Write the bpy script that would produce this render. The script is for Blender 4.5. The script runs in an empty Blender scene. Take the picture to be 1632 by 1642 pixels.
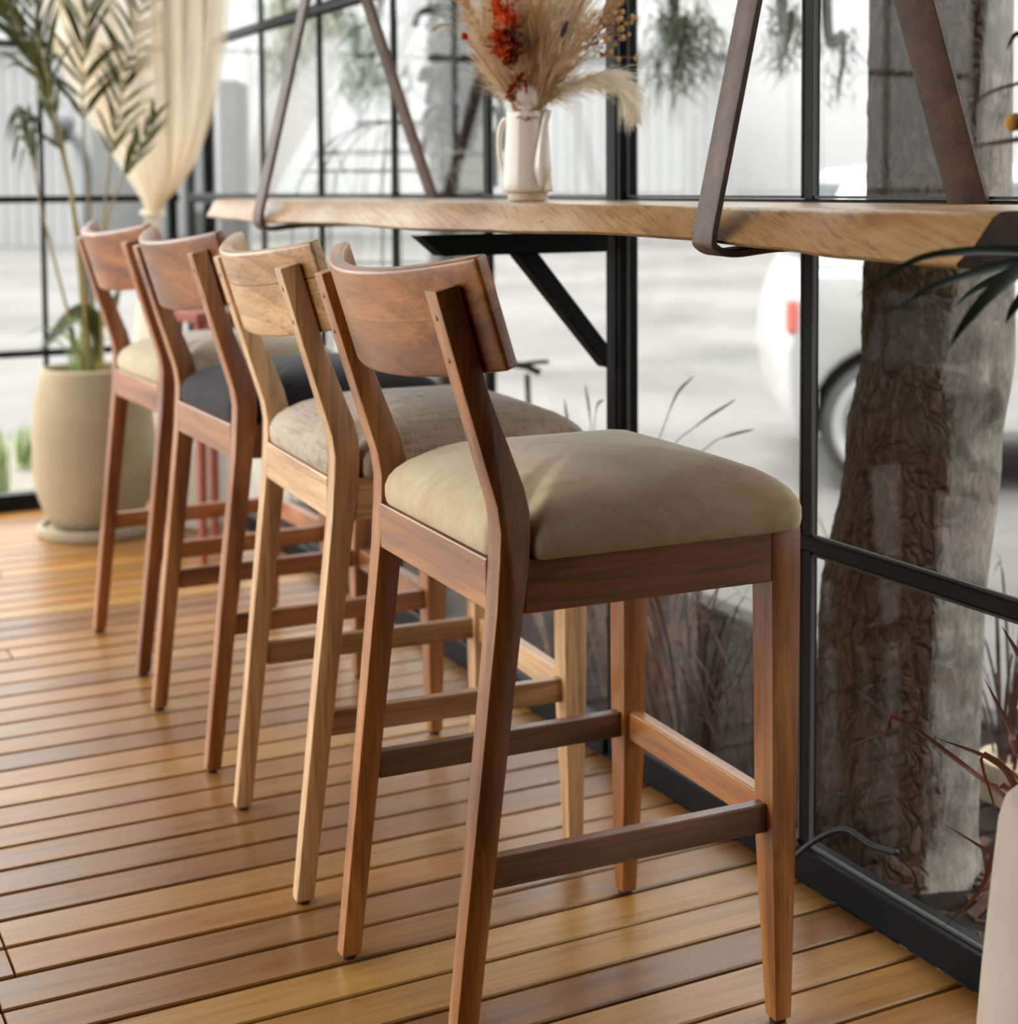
import bpy, bmesh, math, random
from mathutils import Vector, Matrix
S = bpy.context.scene
COL = S.collection
PI = math.pi
rnd = random.Random(7)

# ------------------------------------------------------------------ helpers
def tag(o, label=None, cat=None, group=None, kind=None):
    if label: o['label'] = label
    if cat: o['category'] = cat
    if group: o['group'] = group
    if kind: o['kind'] = kind
    return o

def empty(name, loc=(0, 0, 0), rz=0.0, label=None, cat=None, group=None, kind=None):
    o = bpy.data.objects.new(name, None)
    o.empty_display_size = .1
    COL.objects.link(o)
    o.location = loc
    o.rotation_euler = (0, 0, rz)
    return tag(o, label, cat, group, kind)

def obj(name, bm, mats, parent=None, smooth=False, loc=None, rz=0.0, angle=None):
    bmesh.ops.recalc_face_normals(bm, faces=bm.faces[:])
    me = bpy.data.meshes.new(name)
    bm.to_mesh(me); bm.free()
    if not isinstance(mats, (list, tuple)): mats = [mats]
    for m in mats: me.materials.append(m)
    if smooth:
        for p in me.polygons: p.use_smooth = True
    if angle is not None:
        for p in me.polygons: p.use_smooth = True
        me.set_sharp_from_angle(angle=math.radians(angle))
    o = bpy.data.objects.new(name, me)
    COL.objects.link(o)
    if parent: o.parent = parent
    if loc is not None: o.location = loc
    o.rotation_euler = (0, 0, rz)
    return o

def BM(): return bmesh.new()

def hexa(bm, b, t):
    """box from four bottom corners and four top corners (same order)"""
    vs = [bm.verts.new(p) for p in list(b) + list(t)]
    for f in ((3, 2, 1, 0), (4, 5, 6, 7), (0, 1, 5, 4), (1, 2, 6, 5), (2, 3, 7, 6), (3, 0, 4, 7)):
        bm.faces.new([vs[i] for i in f])
    return vs

def box(bm, x0, x1, y0, y1, z0, z1):
    return hexa(bm, [(x0, y0, z0), (x1, y0, z0), (x1, y1, z0), (x0, y1, z0)],
                [(x0, y0, z1), (x1, y0, z1), (x1, y1, z1), (x0, y1, z1)])

def bevel(bm, w, seg=2, ang=25):
    bmesh.ops.recalc_face_normals(bm, faces=bm.faces[:])
    es = [e for e in bm.edges if len(e.link_faces) == 2 and e.calc_face_angle(0) > math.radians(ang)]
    bmesh.ops.bevel(bm, geom=es, offset=w, segments=seg, profile=.5, affect='EDGES', clamp_overlap=True)

def loft(bm, rings, closed=True, cap=True):
    """rings of points -> skin"""
    R = [[bm.verts.new(p) for p in r] for r in rings]
    n = len(R[0])
    for a, b in zip(R[:-1], R[1:]):
        for i in range(n if closed else n - 1):
            j = (i + 1) % n
            try: bm.faces.new((a[i], a[j], b[j], b[i]))
            except ValueError: pass
    if cap and closed:
        for r in (R[0][::-1], R[-1]):
            try: bm.faces.new(r)
            except ValueError: pass
    return R

def lathe(bm, prof, n=40, c=(0, 0, 0)):
    rings = [[(c[0] + r * math.cos(2 * PI * k / n), c[1] + r * math.sin(2 * PI * k / n), c[2] + z) for k in range(n)] for r, z in prof]
    return loft(bm, rings)

def frames(pts):
    pts = [Vector(p) for p in pts]
    out = []
    up = Vector((0, 0, 1))
    last = None
    for i, p in enumerate(pts):
        t = (pts[min(i + 1, len(pts) - 1)] - pts[max(i - 1, 0)])
        if t.length < 1e-9: t = Vector((0, 0, 1))
        t.normalize()
        if last is None:
            a = up if abs(t.z) < .95 else Vector((1, 0, 0))
            n = (a - t * a.dot(t)).normalized()
        else:
            n = (last - t * last.dot(t))
            n = n.normalized() if n.length > 1e-6 else t.orthogonal().normalized()
        last = n
        out.append((p, t, n, t.cross(n)))
    return out

def tube(bm, pts, r, n=8):
    fr = frames(pts)
    m = len(fr)
    rings = []
    for i, (p, t, a, b) in enumerate(fr):
        rr = r[i] if isinstance(r, (list, tuple)) else r
        rings.append([p + (a * math.cos(2 * PI * k / n) + b * math.sin(2 * PI * k / n)) * rr for k in range(n)])
    return loft(bm, rings)

def spline(pts, n=24):
    """Catmull-Rom through points"""
    P = [Vector(p) for p in pts]
    if len(P) == 2: return [P[0].lerp(P[1], i / n) for i in range(n + 1)]
    P = [P[0] * 2 - P[1]] + P + [P[-1] * 2 - P[-2]]
    out = []
    m = len(P) - 3
    for i in range(n + 1):
        u = i / n * m
        k = min(int(u), m - 1); t = u - k
        a, b, c, d = P[k:k + 4]
        out.append(.5 * ((2 * b) + (c - a) * t + (2 * a - 5 * b + 4 * c - d) * t * t + (3 * b - a - 3 * c + d) * t ** 3))
    return out

def blade(bm, pts, w, side=None, fold=.25, thick=None, wf=None, mi=0):
    """a leaf blade along a curve, with a shallow fold; side = width direction"""
    P = [Vector(p) for p in pts]
    n = len(P)
    rows = []
    for i, p in enumerate(P):
        t = (P[min(i + 1, n - 1)] - P[max(i - 1, 0)]).normalized()
        s = side if side is not None else Vector((0, 0, 1))
        sd = t.cross(Vector(s))
        if sd.length < 1e-4: sd = t.orthogonal()
        sd.normalize()
        nrm = sd.cross(t)
        u = i / (n - 1)
        ww = w * (wf(u) if wf else (min(1, u * 5 + .25) * (1 - u ** 2.2)) + .02)
        rows.append([bm.verts.new(p - sd * ww + nrm * ww * fold), bm.verts.new(p), bm.verts.new(p + sd * ww + nrm * ww * fold)])
    for a, b in zip(rows[:-1], rows[1:]):
        for k in (0, 1):
            f = bm.faces.new((a[k], a[k + 1], b[k + 1], b[k])); f.material_index = mi; f.smooth = True

def ico(bm, c, r, sub=2, sc=(1, 1, 1)):
    m = Matrix.Translation(c) @ Matrix.Diagonal((sc[0], sc[1], sc[2], 1))
    return bmesh.ops.create_icosphere(bm, subdivisions=sub, radius=r, matrix=m)

# ------------------------------------------------------------------ materials
def srgb(r, g, b):
    f = lambda c: ((c / 255) / 12.92 if c / 255 <= .04045 else ((c / 255 + .055) / 1.055) ** 2.4)
    return (f(r), f(g), f(b), 1)

class NT:
    def __init__(s, name):
        s.m = bpy.data.materials.new(name); s.m.use_nodes = True
        s.t = s.m.node_tree; s.t.nodes.clear()
        s.out = s.n('ShaderNodeOutputMaterial')
        s.b = s.n('ShaderNodeBsdfPrincipled')
        s.t.links.new(s.b.outputs[0], s.out.inputs[0])
    def n(s, k, **kw):
        x = s.t.nodes.new(k)
        for a, v in kw.items(): setattr(x, a, v)
        return x
    def l(s, a, b): s.t.links.new(a, b)
    def coord(s, kind='Object', sc=(1, 1, 1), rot=(0, 0, 0), rand=False):
        tc = s.n('ShaderNodeTexCoord'); mp = s.n('ShaderNodeMapping')
        src = tc.outputs[kind]
        if rand:
            oi = s.n('ShaderNodeObjectInfo'); ad = s.n('ShaderNodeVectorMath', operation='ADD')
            mu = s.n('ShaderNodeVectorMath', operation='SCALE'); mu.inputs['Scale'].default_value = 13.7
            cb = s.n('ShaderNodeCombineXYZ')
            s.l(oi.outputs['Random'], cb.inputs[0]); s.l(oi.outputs['Random'], cb.inputs[1]); s.l(oi.outputs['Random'], cb.inputs[2])
            s.l(cb.outputs[0], mu.inputs[0]); s.l(src, ad.inputs[0]); s.l(mu.outputs[0], ad.inputs[1]); src = ad.outputs[0]
        mp.inputs['Scale'].default_value = sc; mp.inputs['Rotation'].default_value = rot
        s.l(src, mp.inputs[0]); return mp.outputs[0]
    def noise(s, v, scale=5, detail=4, rough=.55, dist=0):
        x = s.n('ShaderNodeTexNoise')
        x.inputs['Scale'].default_value = scale; x.inputs['Detail'].default_value = detail
        x.inputs['Roughness'].default_value = rough; x.inputs['Distortion'].default_value = dist
        if v is not None: s.l(v, x.inputs['Vector'])
        return x.outputs[0]
    def ramp(s, f, stops):
        x = s.n('ShaderNodeValToRGB'); cr = x.color_ramp
        cr.elements[0].position, cr.elements[0].color = stops[0]
        cr.elements[1].position, cr.elements[1].color = stops[-1]
        for p, c in stops[1:-1]:
            e = cr.elements.new(p); e.color = c
        s.l(f, x.inputs[0]); return x.outputs[0]
    def mix(s, f, a, b, mode='MIX'):
        x = s.n('ShaderNodeMix', data_type='RGBA', blend_type=mode)
        if hasattr(f, 'node'): s.l(f, x.inputs[0])
        else: x.inputs[0].default_value = f
        for v, i in ((a, 6), (b, 7)):
            if hasattr(v, 'node'): s.l(v, x.inputs[i])
            else: x.inputs[i].default_value = v
        return x.outputs[2]
    def bump(s, h, st=.2, d=.01):
        x = s.n('ShaderNodeBump'); x.inputs['Strength'].default_value = st; x.inputs['Distance'].default_value = d
        s.l(h, x.inputs['Height']); s.l(x.outputs[0], s.b.inputs['Normal'])
    def set(s, **kw):
        for k, v in kw.items():
            i = s.b.inputs[k.replace('_', ' ')]
            if hasattr(v, 'node'): s.l(v, i)
            else: i.default_value = v
        return s.m

def plain(name, c, rough=.5, spec=.5, metal=0, var=0.0, vs=20, **kw):
    t = NT(name)
    col = c
    if var:
        f = t.noise(t.coord(), vs, 5, .6)
        d = tuple(x * (1 - var) for x in c[:3]) + (1,); e = tuple(min(1, x * (1 + var)) for x in c[:3]) + (1,)
        col = t.ramp(f, [(.3, d), (.7, e)])
    t.set(Base_Color=col, Roughness=rough, Metallic=metal, Specular_IOR_Level=spec, **kw)
    return t.m

def wood(name, dark, mid, light, axis, rough=.36, seam=None):
    """grain running along an axis of the part"""
    t = NT(name)
    st = [62, 62, 62]; st['XYZ'.index(axis)] = 3.0
    big = [7, 7, 7]; big['XYZ'.index(axis)] = 1.1
    v = t.coord('Object', st, rand=True); v2 = t.coord('Object', big, rand=True)
    fine = t.noise(v, 3.2, 6, .65, .3)
    broad = t.noise(v2, 1.6, 3, .5, 1.2)
    wv = t.n('ShaderNodeTexWave', wave_type='RINGS', rings_direction=axis, wave_profile='SAW')
    wv.inputs['Scale'].default_value = 1.7; wv.inputs['Distortion'].default_value = 4.5
    wv.inputs['Detail'].default_value = 3; wv.inputs['Detail Scale'].default_value = 1.2
    t.l(v2, wv.inputs['Vector'])
    base = t.ramp(broad, [(.28, dark), (.5, mid), (.74, light)])
    g = t.ramp(fine, [(.32, (.5, .45, .41, 1)), (.5, (.96, .95, .94, 1)), (.78, (1.16, 1.14, 1.12, 1))])
    c = t.mix(.85, base, g, 'MULTIPLY')
    rg = t.ramp(wv.outputs['Fac'], [(0, (.66, .6, .55, 1)), (.5, (1, 1, 1, 1)), (1, (1.06, 1.05, 1.03, 1))])
    c = t.mix(.7, c, rg, 'MULTIPLY')
    # a few small knots
    vo = t.n('ShaderNodeTexVoronoi'); vo.inputs['Scale'].default_value = 1.0
    kn = [9, 9, 9]; kn['XYZ'.index(axis)] = 5
    t.l(t.coord('Object', kn, rand=True), vo.inputs['Vector'])
    k = t.ramp(vo.outputs['Distance'], [(.03, (.35, .28, .24, 1)), (.09, (1, 1, 1, 1))])
    c = t.mix(.8, c, k, 'MULTIPLY')
    if seam is not None:
        uv = t.n('ShaderNodeTexCoord'); sp = t.n('ShaderNodeSeparateXYZ'); t.l(uv.outputs['UV'], sp.inputs[0])
        pos, low, line = seam
        sub = t.n('ShaderNodeMath', operation='SUBTRACT'); t.l(sp.outputs[1], sub.inputs[0]); sub.inputs[1].default_value = pos
        lt = t.n('ShaderNodeMath', operation='LESS_THAN'); t.l(sub.outputs[0], lt.inputs[0]); lt.inputs[1].default_value = 0
        c = t.mix(lt.outputs[0], c, t.mix(1, c, low, 'MULTIPLY'))
        ab = t.n('ShaderNodeMath', operation='ABSOLUTE'); t.l(sub.outputs[0], ab.inputs[0])
        ln = t.n('ShaderNodeMath', operation='LESS_THAN'); t.l(ab.outputs[0], ln.inputs[0]); ln.inputs[1].default_value = .008
        c = t.mix(ln.outputs[0], c, t.mix(1, c, line, 'MULTIPLY'))
    t.bump(fine, .12, .002)
    return t.set(Base_Color=c, Roughness=rough, Specular_IOR_Level=.55, Coat_Weight=.4, Coat_Roughness=.34)

def wood_set(tagname, dark, mid, light, seam, rough=.36):
    return {a: wood(tagname + '_' + a.lower(), dark, mid, light, a, rough) for a in 'XYZ'} | \
           {'back': wood(tagname + '_back', dark, mid, light, 'X', rough, seam)}

def fabric(name, c1, c2, weave=0.0, scale=7, sheen=.4, streak=False):
    t = NT(name)
    f = t.noise(t.coord('Object', (1.5, .8, 1.0)), scale, 8, .68, .9)
    c = t.ramp(f, [(.28, c1), (.7, c2)])
    if weave:
        a = t.noise(t.coord('Object', (260, 18, 60)), 1.0, 3, .6)
        b = t.noise(t.coord('Object', (18, 260, 60)), 1.0, 3, .6)
        w = t.n('ShaderNodeMath', operation='ADD'); t.l(a, w.inputs[0]); t.l(b, w.inputs[1])
        g = t.ramp(w.outputs[0], [(.75, (1 - weave,) * 3 + (1,)), (1.25, (1 + weave * .6,) * 3 + (1,))])
        c = t.mix(1, c, g, 'MULTIPLY')
        t.bump(w.outputs[0], .25, .003)
    else:
        t.bump(t.noise(t.coord('Object'), 320, 3, .6), .12, .001)
    return t.set(Base_Color=c, Roughness=.85, Specular_IOR_Level=.2, Sheen_Weight=sheen, Sheen_Roughness=.4)

M = {}
REDW = (srgb(98, 54, 20), srgb(154, 95, 41), srgb(196, 138, 74))
M['w1'] = wood_set('acacia_red', *REDW, (.52, (.80, .75, .72, 1), (.7, .62, .56, 1)))
M['w2'] = wood_set('acacia_blond', srgb(166, 126, 84), srgb(202, 162, 114), srgb(224, 190, 144), (.62, (1, .98, .95, 1), (.25, .2, .16, 1)))
M['w3'] = wood_set('acacia_brown', srgb(86, 46, 22), srgb(138, 82, 42), srgb(182, 128, 78), (.5, (.95, .93, .92, 1), (.9, .88, .86, 1)))
M['w4'] = wood_set('acacia_auburn', srgb(94, 47, 20), srgb(146, 84, 40), srgb(188, 128, 76), (.48, (.95, .82, .68, 1), (.9, .88, .86, 1)))
M['w1']['bar'] = wood('acacia_walnut', srgb(64, 40, 24), srgb(98, 64, 40), srgb(134, 92, 60), 'Y')
M['w2']['bar'] = wood('acacia_tan', srgb(128, 92, 56), srgb(162, 122, 80), srgb(190, 152, 106), 'Y')
M['f1'] = fabric('olive_velvet', srgb(172, 149, 108), srgb(200, 186, 156), 0, 13, .35)
M['f2'] = fabric('taupe_linen', srgb(150, 136, 118), srgb(176, 164, 148), .32, 6, .2)
M['f3'] = fabric('charcoal_cloth', srgb(26, 26, 30), srgb(42, 42, 46), .12, 8, .15)
M['f4'] = fabric('cream_cloth', srgb(156, 142, 112), srgb(184, 172, 146), .12, 6, .3)
M['plug'] = plain('wood_filler', srgb(92, 62, 42), .6)
M['rubber'] = plain('black_rubber', srgb(22, 21, 20), .6)
M['steel'] = plain('black_steel', srgb(9, 12, 14), .5, .18, 0, .25, 9)
M['putty'] = plain('putty_line', srgb(84, 84, 82), .7, .2)
M['steel2'] = plain('black_steel_matt', srgb(6, 9, 11), .5, .15)

def floor_mat():
    t = NT('floor_planks')
    ge = t.n('ShaderNodeNewGeometry')
    rp = ge.outputs['Random Per Island']
    cb = t.n('ShaderNodeCombineXYZ'); mu = t.n('ShaderNodeMath', operation='MULTIPLY'); mu.inputs[1].default_value = 37
    t.l(rp, mu.inputs[0]); t.l(mu.outputs[0], cb.inputs[0]); t.l(mu.outputs[0], cb.inputs[2])
    ad = t.n('ShaderNodeVectorMath', operation='ADD'); t.l(t.coord('Object', (1, 1, 1)), ad.inputs[0]); t.l(cb.outputs[0], ad.inputs[1])
    m1 = t.n('ShaderNodeMapping'); m1.inputs['Scale'].default_value = (34, 1.6, 34); t.l(ad.outputs[0], m1.inputs[0])
    m2 = t.n('ShaderNodeMapping'); m2.inputs['Scale'].default_value = (9, 1.3, 9); t.l(ad.outputs[0], m2.inputs[0])
    base = t.ramp(rp, [(0, srgb(100, 68, 38)), (.16, srgb(148, 100, 40)), (.32, srgb(120, 84, 44)), (.46, srgb(158, 117, 54)), (.6, srgb(108, 72, 38)), (.76, srgb(154, 105, 42)), (.9, srgb(142, 104, 54)), (1, srgb(116, 80, 45))])
    fine = t.noise(m1.outputs[0], 3, 6, .65, .4)
    broad = t.noise(m2.outputs[0], 1.5, 4, .55, .8)
    c = t.mix(.85, base, t.ramp(fine, [(.3, (.52, .47, .43, 1)), (.52, (1, 1, 1, 1)), (.8, (1.15, 1.12, 1.1, 1))]), 'MULTIPLY')
    c = t.mix(.6, c, t.ramp(broad, [(.3, (.7, .62, .56, 1)), (.55, (1, 1, 1, 1)), (.75, (1.2, 1.14, 1.05, 1))]), 'MULTIPLY')
    vo = t.n('ShaderNodeTexVoronoi'); vo.inputs['Scale'].default_value = 1
    m3 = t.n('ShaderNodeMapping'); m3.inputs['Scale'].default_value = (16, 6, 16); t.l(ad.outputs[0], m3.inputs[0]); t.l(m3.outputs[0], vo.inputs['Vector'])
    c = t.mix(.75, c, t.ramp(vo.outputs['Distance'], [(.03, (.3, .24, .2, 1)), (.07, (1, 1, 1, 1))]), 'MULTIPLY')
    t.bump(fine, .1, .002)
    r = t.ramp(broad, [(.3, (.27,) * 3 + (1,)), (.7, (.38,) * 3 + (1,))])
    return t.set(Base_Color=c, Roughness=r, Specular_IOR_Level=.5)
M['floor'] = floor_mat()
M['gap'] = plain('board_gap', srgb(72, 34, 10), .8)

def table_mat():
    t = NT('raw_slab')
    v = t.coord('Object', (9, 34, 46), (0, 0, 0))
    # diagonal saw and grain streaks on the live edge
    vd = t.coord('Object', (1, 1, 1), (0, math.radians(-13), 0))
    mp = t.n('ShaderNodeMapping'); mp.inputs['Scale'].default_value = (2.6, 24, 150); t.l(vd, mp.inputs[0])
    fine = t.noise(mp.outputs[0], 2.2, 6, .7, .5)
    broad = t.noise(t.coord('Object', (3.2, 4, 8)), 1.4, 4, .55, .8)
    base = t.ramp(broad, [(.25, srgb(146, 100, 54)), (.5, srgb(184, 142, 90)), (.75, srgb(204, 176, 136))])
    c = t.mix(.85, base, t.ramp(fine, [(.36, (.36, .29, .22, 1)), (.5, (.92, .9, .88, 1)), (.8, (1.16, 1.14, 1.12, 1))]), 'MULTIPLY')
    t.bump(fine, .25, .003)
    return t.set(Base_Color=c, Roughness=.34, Specular_IOR_Level=.5, Coat_Weight=.3, Coat_Roughness=.32)
M['slab'] = table_mat()
M['slab_end'] = wood('end_grain_shaded', srgb(70, 48, 32), srgb(96, 68, 46), srgb(120, 88, 62), 'X', .6)  # shadow on the end face is put into this colour; knots share it

def leather():
    t = NT('brown_leather')
    f = t.noise(t.coord('Object', (1, 1, 1)), 26, 6, .7)
    g = t.noise(t.coord('Object', (1, 1, 1)), 420, 3, .6)
    c = t.ramp(f, [(.3, srgb(64, 48, 39)), (.55, srgb(92, 71, 58)), (.75, srgb(120, 92, 74))])
    t.bump(g, .35, .002)
    return t.set(Base_Color=c, Roughness=.5, Specular_IOR_Level=.5)
M['leather'] = leather()
M['iron'] = plain('dark_iron', srgb(40, 38, 36), .4, .5, 1)

def glass_mat():
    t = NT('window_glass')
    lw = t.n('ShaderNodeLayerWeight'); lw.inputs['Blend'].default_value = .5
    p5 = t.n('ShaderNodeMath', operation='POWER'); t.l(lw.outputs['Facing'], p5.inputs[0]); p5.inputs[1].default_value = 5
    fr = t.n('ShaderNodeMath', operation='MULTIPLY_ADD'); t.l(p5.outputs[0], fr.inputs[0]); fr.inputs[1].default_value = .4; fr.inputs[2].default_value = .015
    tr = t.n('ShaderNodeBsdfTransparent'); tr.inputs[0].default_value = (.97, .98, .975, 1)
    gl = t.n('ShaderNodeBsdfGlossy'); gl.inputs['Roughness'].default_value = .0
    mx = t.n('ShaderNodeMixShader')
    t.l(fr.outputs[0], mx.inputs[0]); t.l(tr.outputs[0], mx.inputs[1]); t.l(gl.outputs[0], mx.inputs[2])
    # dried droplets on the pane
    df = t.n('ShaderNodeBsdfDiffuse'); df.inputs[0].default_value = (.7, .7, .68, 1)
    vo = t.n('ShaderNodeTexVoronoi'); vo.inputs['Scale'].default_value = 95
    t.l(t.coord('Object', (1, 1, .75)), vo.inputs['Vector'])
    nz = t.noise(t.coord('Object', (6, 6, 1.6)), 1.0, 3, .6)
    a = t.n('ShaderNodeMath', operation='LESS_THAN'); t.l(vo.outputs['Distance'], a.inputs[0]); a.inputs[1].default_value = .12
    b = t.n('ShaderNodeMath', operation='GREATER_THAN'); t.l(nz, b.inputs[0]); b.inputs[1].default_value = .6
    c = t.n('ShaderNodeMath', operation='MULTIPLY'); t.l(a.outputs[0], c.inputs[0]); t.l(b.outputs[0], c.inputs[1])
    d = t.n('ShaderNodeMath', operation='MULTIPLY'); t.l(c.outputs[0], d.inputs[0]); d.inputs[1].default_value = .14
    mx2 = t.n('ShaderNodeMixShader'); t.l(d.outputs[0], mx2.inputs[0]); t.l(mx.outputs[0], mx2.inputs[1]); t.l(df.outputs[0], mx2.inputs[2])
    t.l(mx2.outputs[0], t.out.inputs[0])
    t.t.nodes.remove(t.b)
    return t.m
M['glass'] = glass_mat()

def translucent(name, c1, c2, tr=.45, sc=3.0, alpha=0.0, rough=.6, vec=(1, 1, 1)):
    t = NT(name)
    f = t.noise(t.coord('Object', vec), sc, 4, .6)
    c = t.ramp(f, [(.3, c1), (.7, c2)])
    t.set(Base_Color=c, Roughness=rough, Specular_IOR_Level=.3)
    tl = t.n('ShaderNodeBsdfTranslucent'); t.l(c, tl.inputs[0])
    mx = t.n('ShaderNodeMixShader'); mx.inputs[0].default_value = tr
    t.l(t.b.outputs[0], mx.inputs[1]); t.l(tl.outputs[0], mx.inputs[2])
    last = mx
    if alpha:
        tp = t.n('ShaderNodeBsdfTransparent'); m2 = t.n('ShaderNodeMixShader'); m2.inputs[0].default_value = alpha
        t.l(mx.outputs[0], m2.inputs[1]); t.l(tp.outputs[0], m2.inputs[2]); last = m2
    t.l(last.outputs[0], t.out.inputs[0])
    return t.m
M['curtain'] = translucent('sheer_beige', srgb(230, 212, 180), srgb(244, 236, 220), .6, 2, .4, vec=(3, 3, .6))
M['palm'] = translucent('palm_leaf', srgb(46, 54, 26), srgb(82, 88, 44), .25, 5, 0, .4)
M['stem'] = plain('palm_stem', srgb(142, 126, 66), .5, var=.2, vs=14)
M['dgreen'] = translucent('strap_leaf', srgb(26, 44, 30), srgb(52, 74, 48), .15, 6, 0, .32)
M['redleaf'] = translucent('bronze_leaf', srgb(66, 36, 28), srgb(118, 68, 48), .2, 5, 0, .4)
M['drygrass'] = translucent('dry_grass', srgb(48, 32, 27), srgb(92, 68, 56), .2, 5, 0, .6)
M['grass'] = translucent('green_grass', srgb(96, 120, 70), srgb(140, 160, 100), .3, 5, 0, .5)
M['needles'] = translucent('pine_needles', srgb(64, 78, 60), srgb(104, 116, 92), .2, 3, 0, .5)
M['clay'] = plain('beige_clay', srgb(152, 138, 112), .8, .2, 0, .12, 6)
M['clay2'] = plain('sand_grey_clay', srgb(186, 174, 156), .75, .25, 0, .08, 8)
M['saucer'] = plain('pale_concrete', srgb(150, 138, 116), .8, .2, 0, .12, 12)
M['soil'] = plain('potting_soil', srgb(48, 36, 28), .95, .1, 0, .4, 40)
M['white_pot'] = plain('white_glaze', srgb(196, 190, 178), .35)
M['porcelain'] = plain('cream_porcelain', srgb(224, 217, 203), .16, .5, 0, .02, 4, Coat_Weight=.6, Coat_Roughness=.06)
M['decal'] = plain('decal_brown', srgb(142, 112, 102), .3)
M['decal2'] = plain('decal_pink', srgb(176, 110, 104), .3)
M['plume'] = translucent('pampas_cream', srgb(236, 216, 182), srgb(248, 236, 212), .45, 9, 0, .8)
M['plume2'] = translucent('pampas_pale', srgb(234, 222, 200), srgb(244, 238, 224), .4, 9, 0, .8)
M['plume3'] = translucent('grass_tan', srgb(214, 180, 134), srgb(232, 204, 162), .4, 9, 0, .8)
M['straw2'] = plain('pale_straw', srgb(150, 136, 118), .7)
M['straw'] = plain('straw_stem', srgb(176, 138, 88), .6)
M['orange'] = translucent('orange_leaf', srgb(184, 62, 18), srgb(226, 96, 34), .35, 20, 0, .5)
M['rust'] = translucent('rust_leaf', srgb(96, 32, 16), srgb(140, 48, 20), .3, 20, 0, .5)
M['pod'] = plain('seed_pod', srgb(196, 158, 108), .6, var=.15, vs=60)
M['cable'] = plain('black_cable', srgb(16, 20, 22), .5)

def bark_mat():
    t = NT('tree_bark')
    sp = t.n('ShaderNodeSeparateXYZ'); tc = t.n('ShaderNodeTexCoord'); t.l(tc.outputs['Object'], sp.inputs[0])
    big = t.noise(t.coord('Object', (5, 5, 1.6)), 1.2, 5, .6, .6)
    fine = t.noise(t.coord('Object', (40, 40, 17)), 1.6, 10, .74, .9)
    vo = t.n('ShaderNodeTexVoronoi', feature='DISTANCE_TO_EDGE'); vo.inputs['Scale'].default_value = 1
    mp = t.n('ShaderNodeVectorMath', operation='ADD')
    nzc = t.n('ShaderNodeTexNoise'); nzc.inputs['Scale'].default_value = 16; t.l(tc.outputs['Object'], nzc.inputs['Vector'])
    scl = t.n('ShaderNodeVectorMath', operation='SCALE'); scl.inputs['Scale'].default_value = .06; t.l(nzc.outputs['Color'], scl.inputs[0])
    t.l(tc.outputs['Object'], mp.inputs[0]); t.l(scl.outputs[0], mp.inputs[1])
    m2 = t.n('ShaderNodeMapping'); m2.inputs['Scale'].default_value = (52, 52, 20); t.l(mp.outputs[0], m2.inputs[0]); t.l(m2.outputs[0], vo.inputs['Vector'])
    # the left of the trunk keeps its rough brown bark, the right is smooth and grey
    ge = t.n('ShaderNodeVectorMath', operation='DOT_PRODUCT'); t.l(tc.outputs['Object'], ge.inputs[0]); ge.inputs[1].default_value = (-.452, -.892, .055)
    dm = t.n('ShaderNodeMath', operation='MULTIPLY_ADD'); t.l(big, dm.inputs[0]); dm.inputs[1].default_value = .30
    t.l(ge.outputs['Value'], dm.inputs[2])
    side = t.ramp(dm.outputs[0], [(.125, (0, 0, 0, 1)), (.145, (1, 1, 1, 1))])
    mott = t.noise(t.coord('Object', (9, 9, 9)), 1.3, 5, .6, .6)
    smooth = t.ramp(fine, [(.25, srgb(84, 77, 71)), (.5, srgb(130, 122, 113)), (.75, srgb(168, 160, 149))])
    smooth = t.mix(.8, smooth, t.ramp(mott, [(.32, (.42, .41, .40, 1)), (.48, (.9, .9, .88, 1)), (.68, (1.3, 1.32, 1.3, 1))]), 'MULTIPLY')
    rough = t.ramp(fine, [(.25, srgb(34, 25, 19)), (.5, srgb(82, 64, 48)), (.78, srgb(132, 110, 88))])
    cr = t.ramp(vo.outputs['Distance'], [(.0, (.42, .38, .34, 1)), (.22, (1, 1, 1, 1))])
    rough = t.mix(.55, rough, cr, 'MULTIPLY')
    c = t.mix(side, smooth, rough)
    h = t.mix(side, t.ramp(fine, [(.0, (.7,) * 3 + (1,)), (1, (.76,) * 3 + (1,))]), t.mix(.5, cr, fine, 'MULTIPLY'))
    t.bump(h, .9, .02)
    return t.set(Base_Color=c, Roughness=.85, Specular_IOR_Level=.2)
M['bark'] = bark_mat()
M['bark2'] = plain('dark_bark', srgb(58, 48, 41), .9, .1, 0, .35, 20)
M['scar'] = plain('scar_bark', srgb(84, 75, 68), .9, .1, 0, .3, 40)
M['mulch'] = plain('bark_mulch', srgb(24, 18, 14), .95, .1, 0, .55, 26)
M['gravel'] = plain('pale_gravel', srgb(112, 107, 97), .95, .1, 0, .2, 30)
def street_mat():
    t = NT('street_paving')
    a = t.noise(t.coord('Object', (1, 1, 1)), .45, 4, .6, .5)
    b = t.noise(t.coord('Object', (1, 1, 1)), 9, 4, .6)
    c = t.ramp(a, [(.35, srgb(76, 75, 73)), (.6, srgb(95, 93, 90))])  # tree shade on the paving is put into these broad colour patches
    c = t.mix(.5, c, t.ramp(b, [(.3, (.85, .85, .85, 1)), (.7, (1.08, 1.08, 1.07, 1))]), 'MULTIPLY')
    return t.set(Base_Color=c, Roughness=.9, Specular_IOR_Level=.2)
M['street'] = street_mat()
M['render_white'] = plain('white_render', srgb(156, 155, 154), .9, .1, 0, .03, .4)
M['corr'] = plain('grey_sheet', srgb(140, 140, 139), .7, .2, 0, .04, .5)
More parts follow.
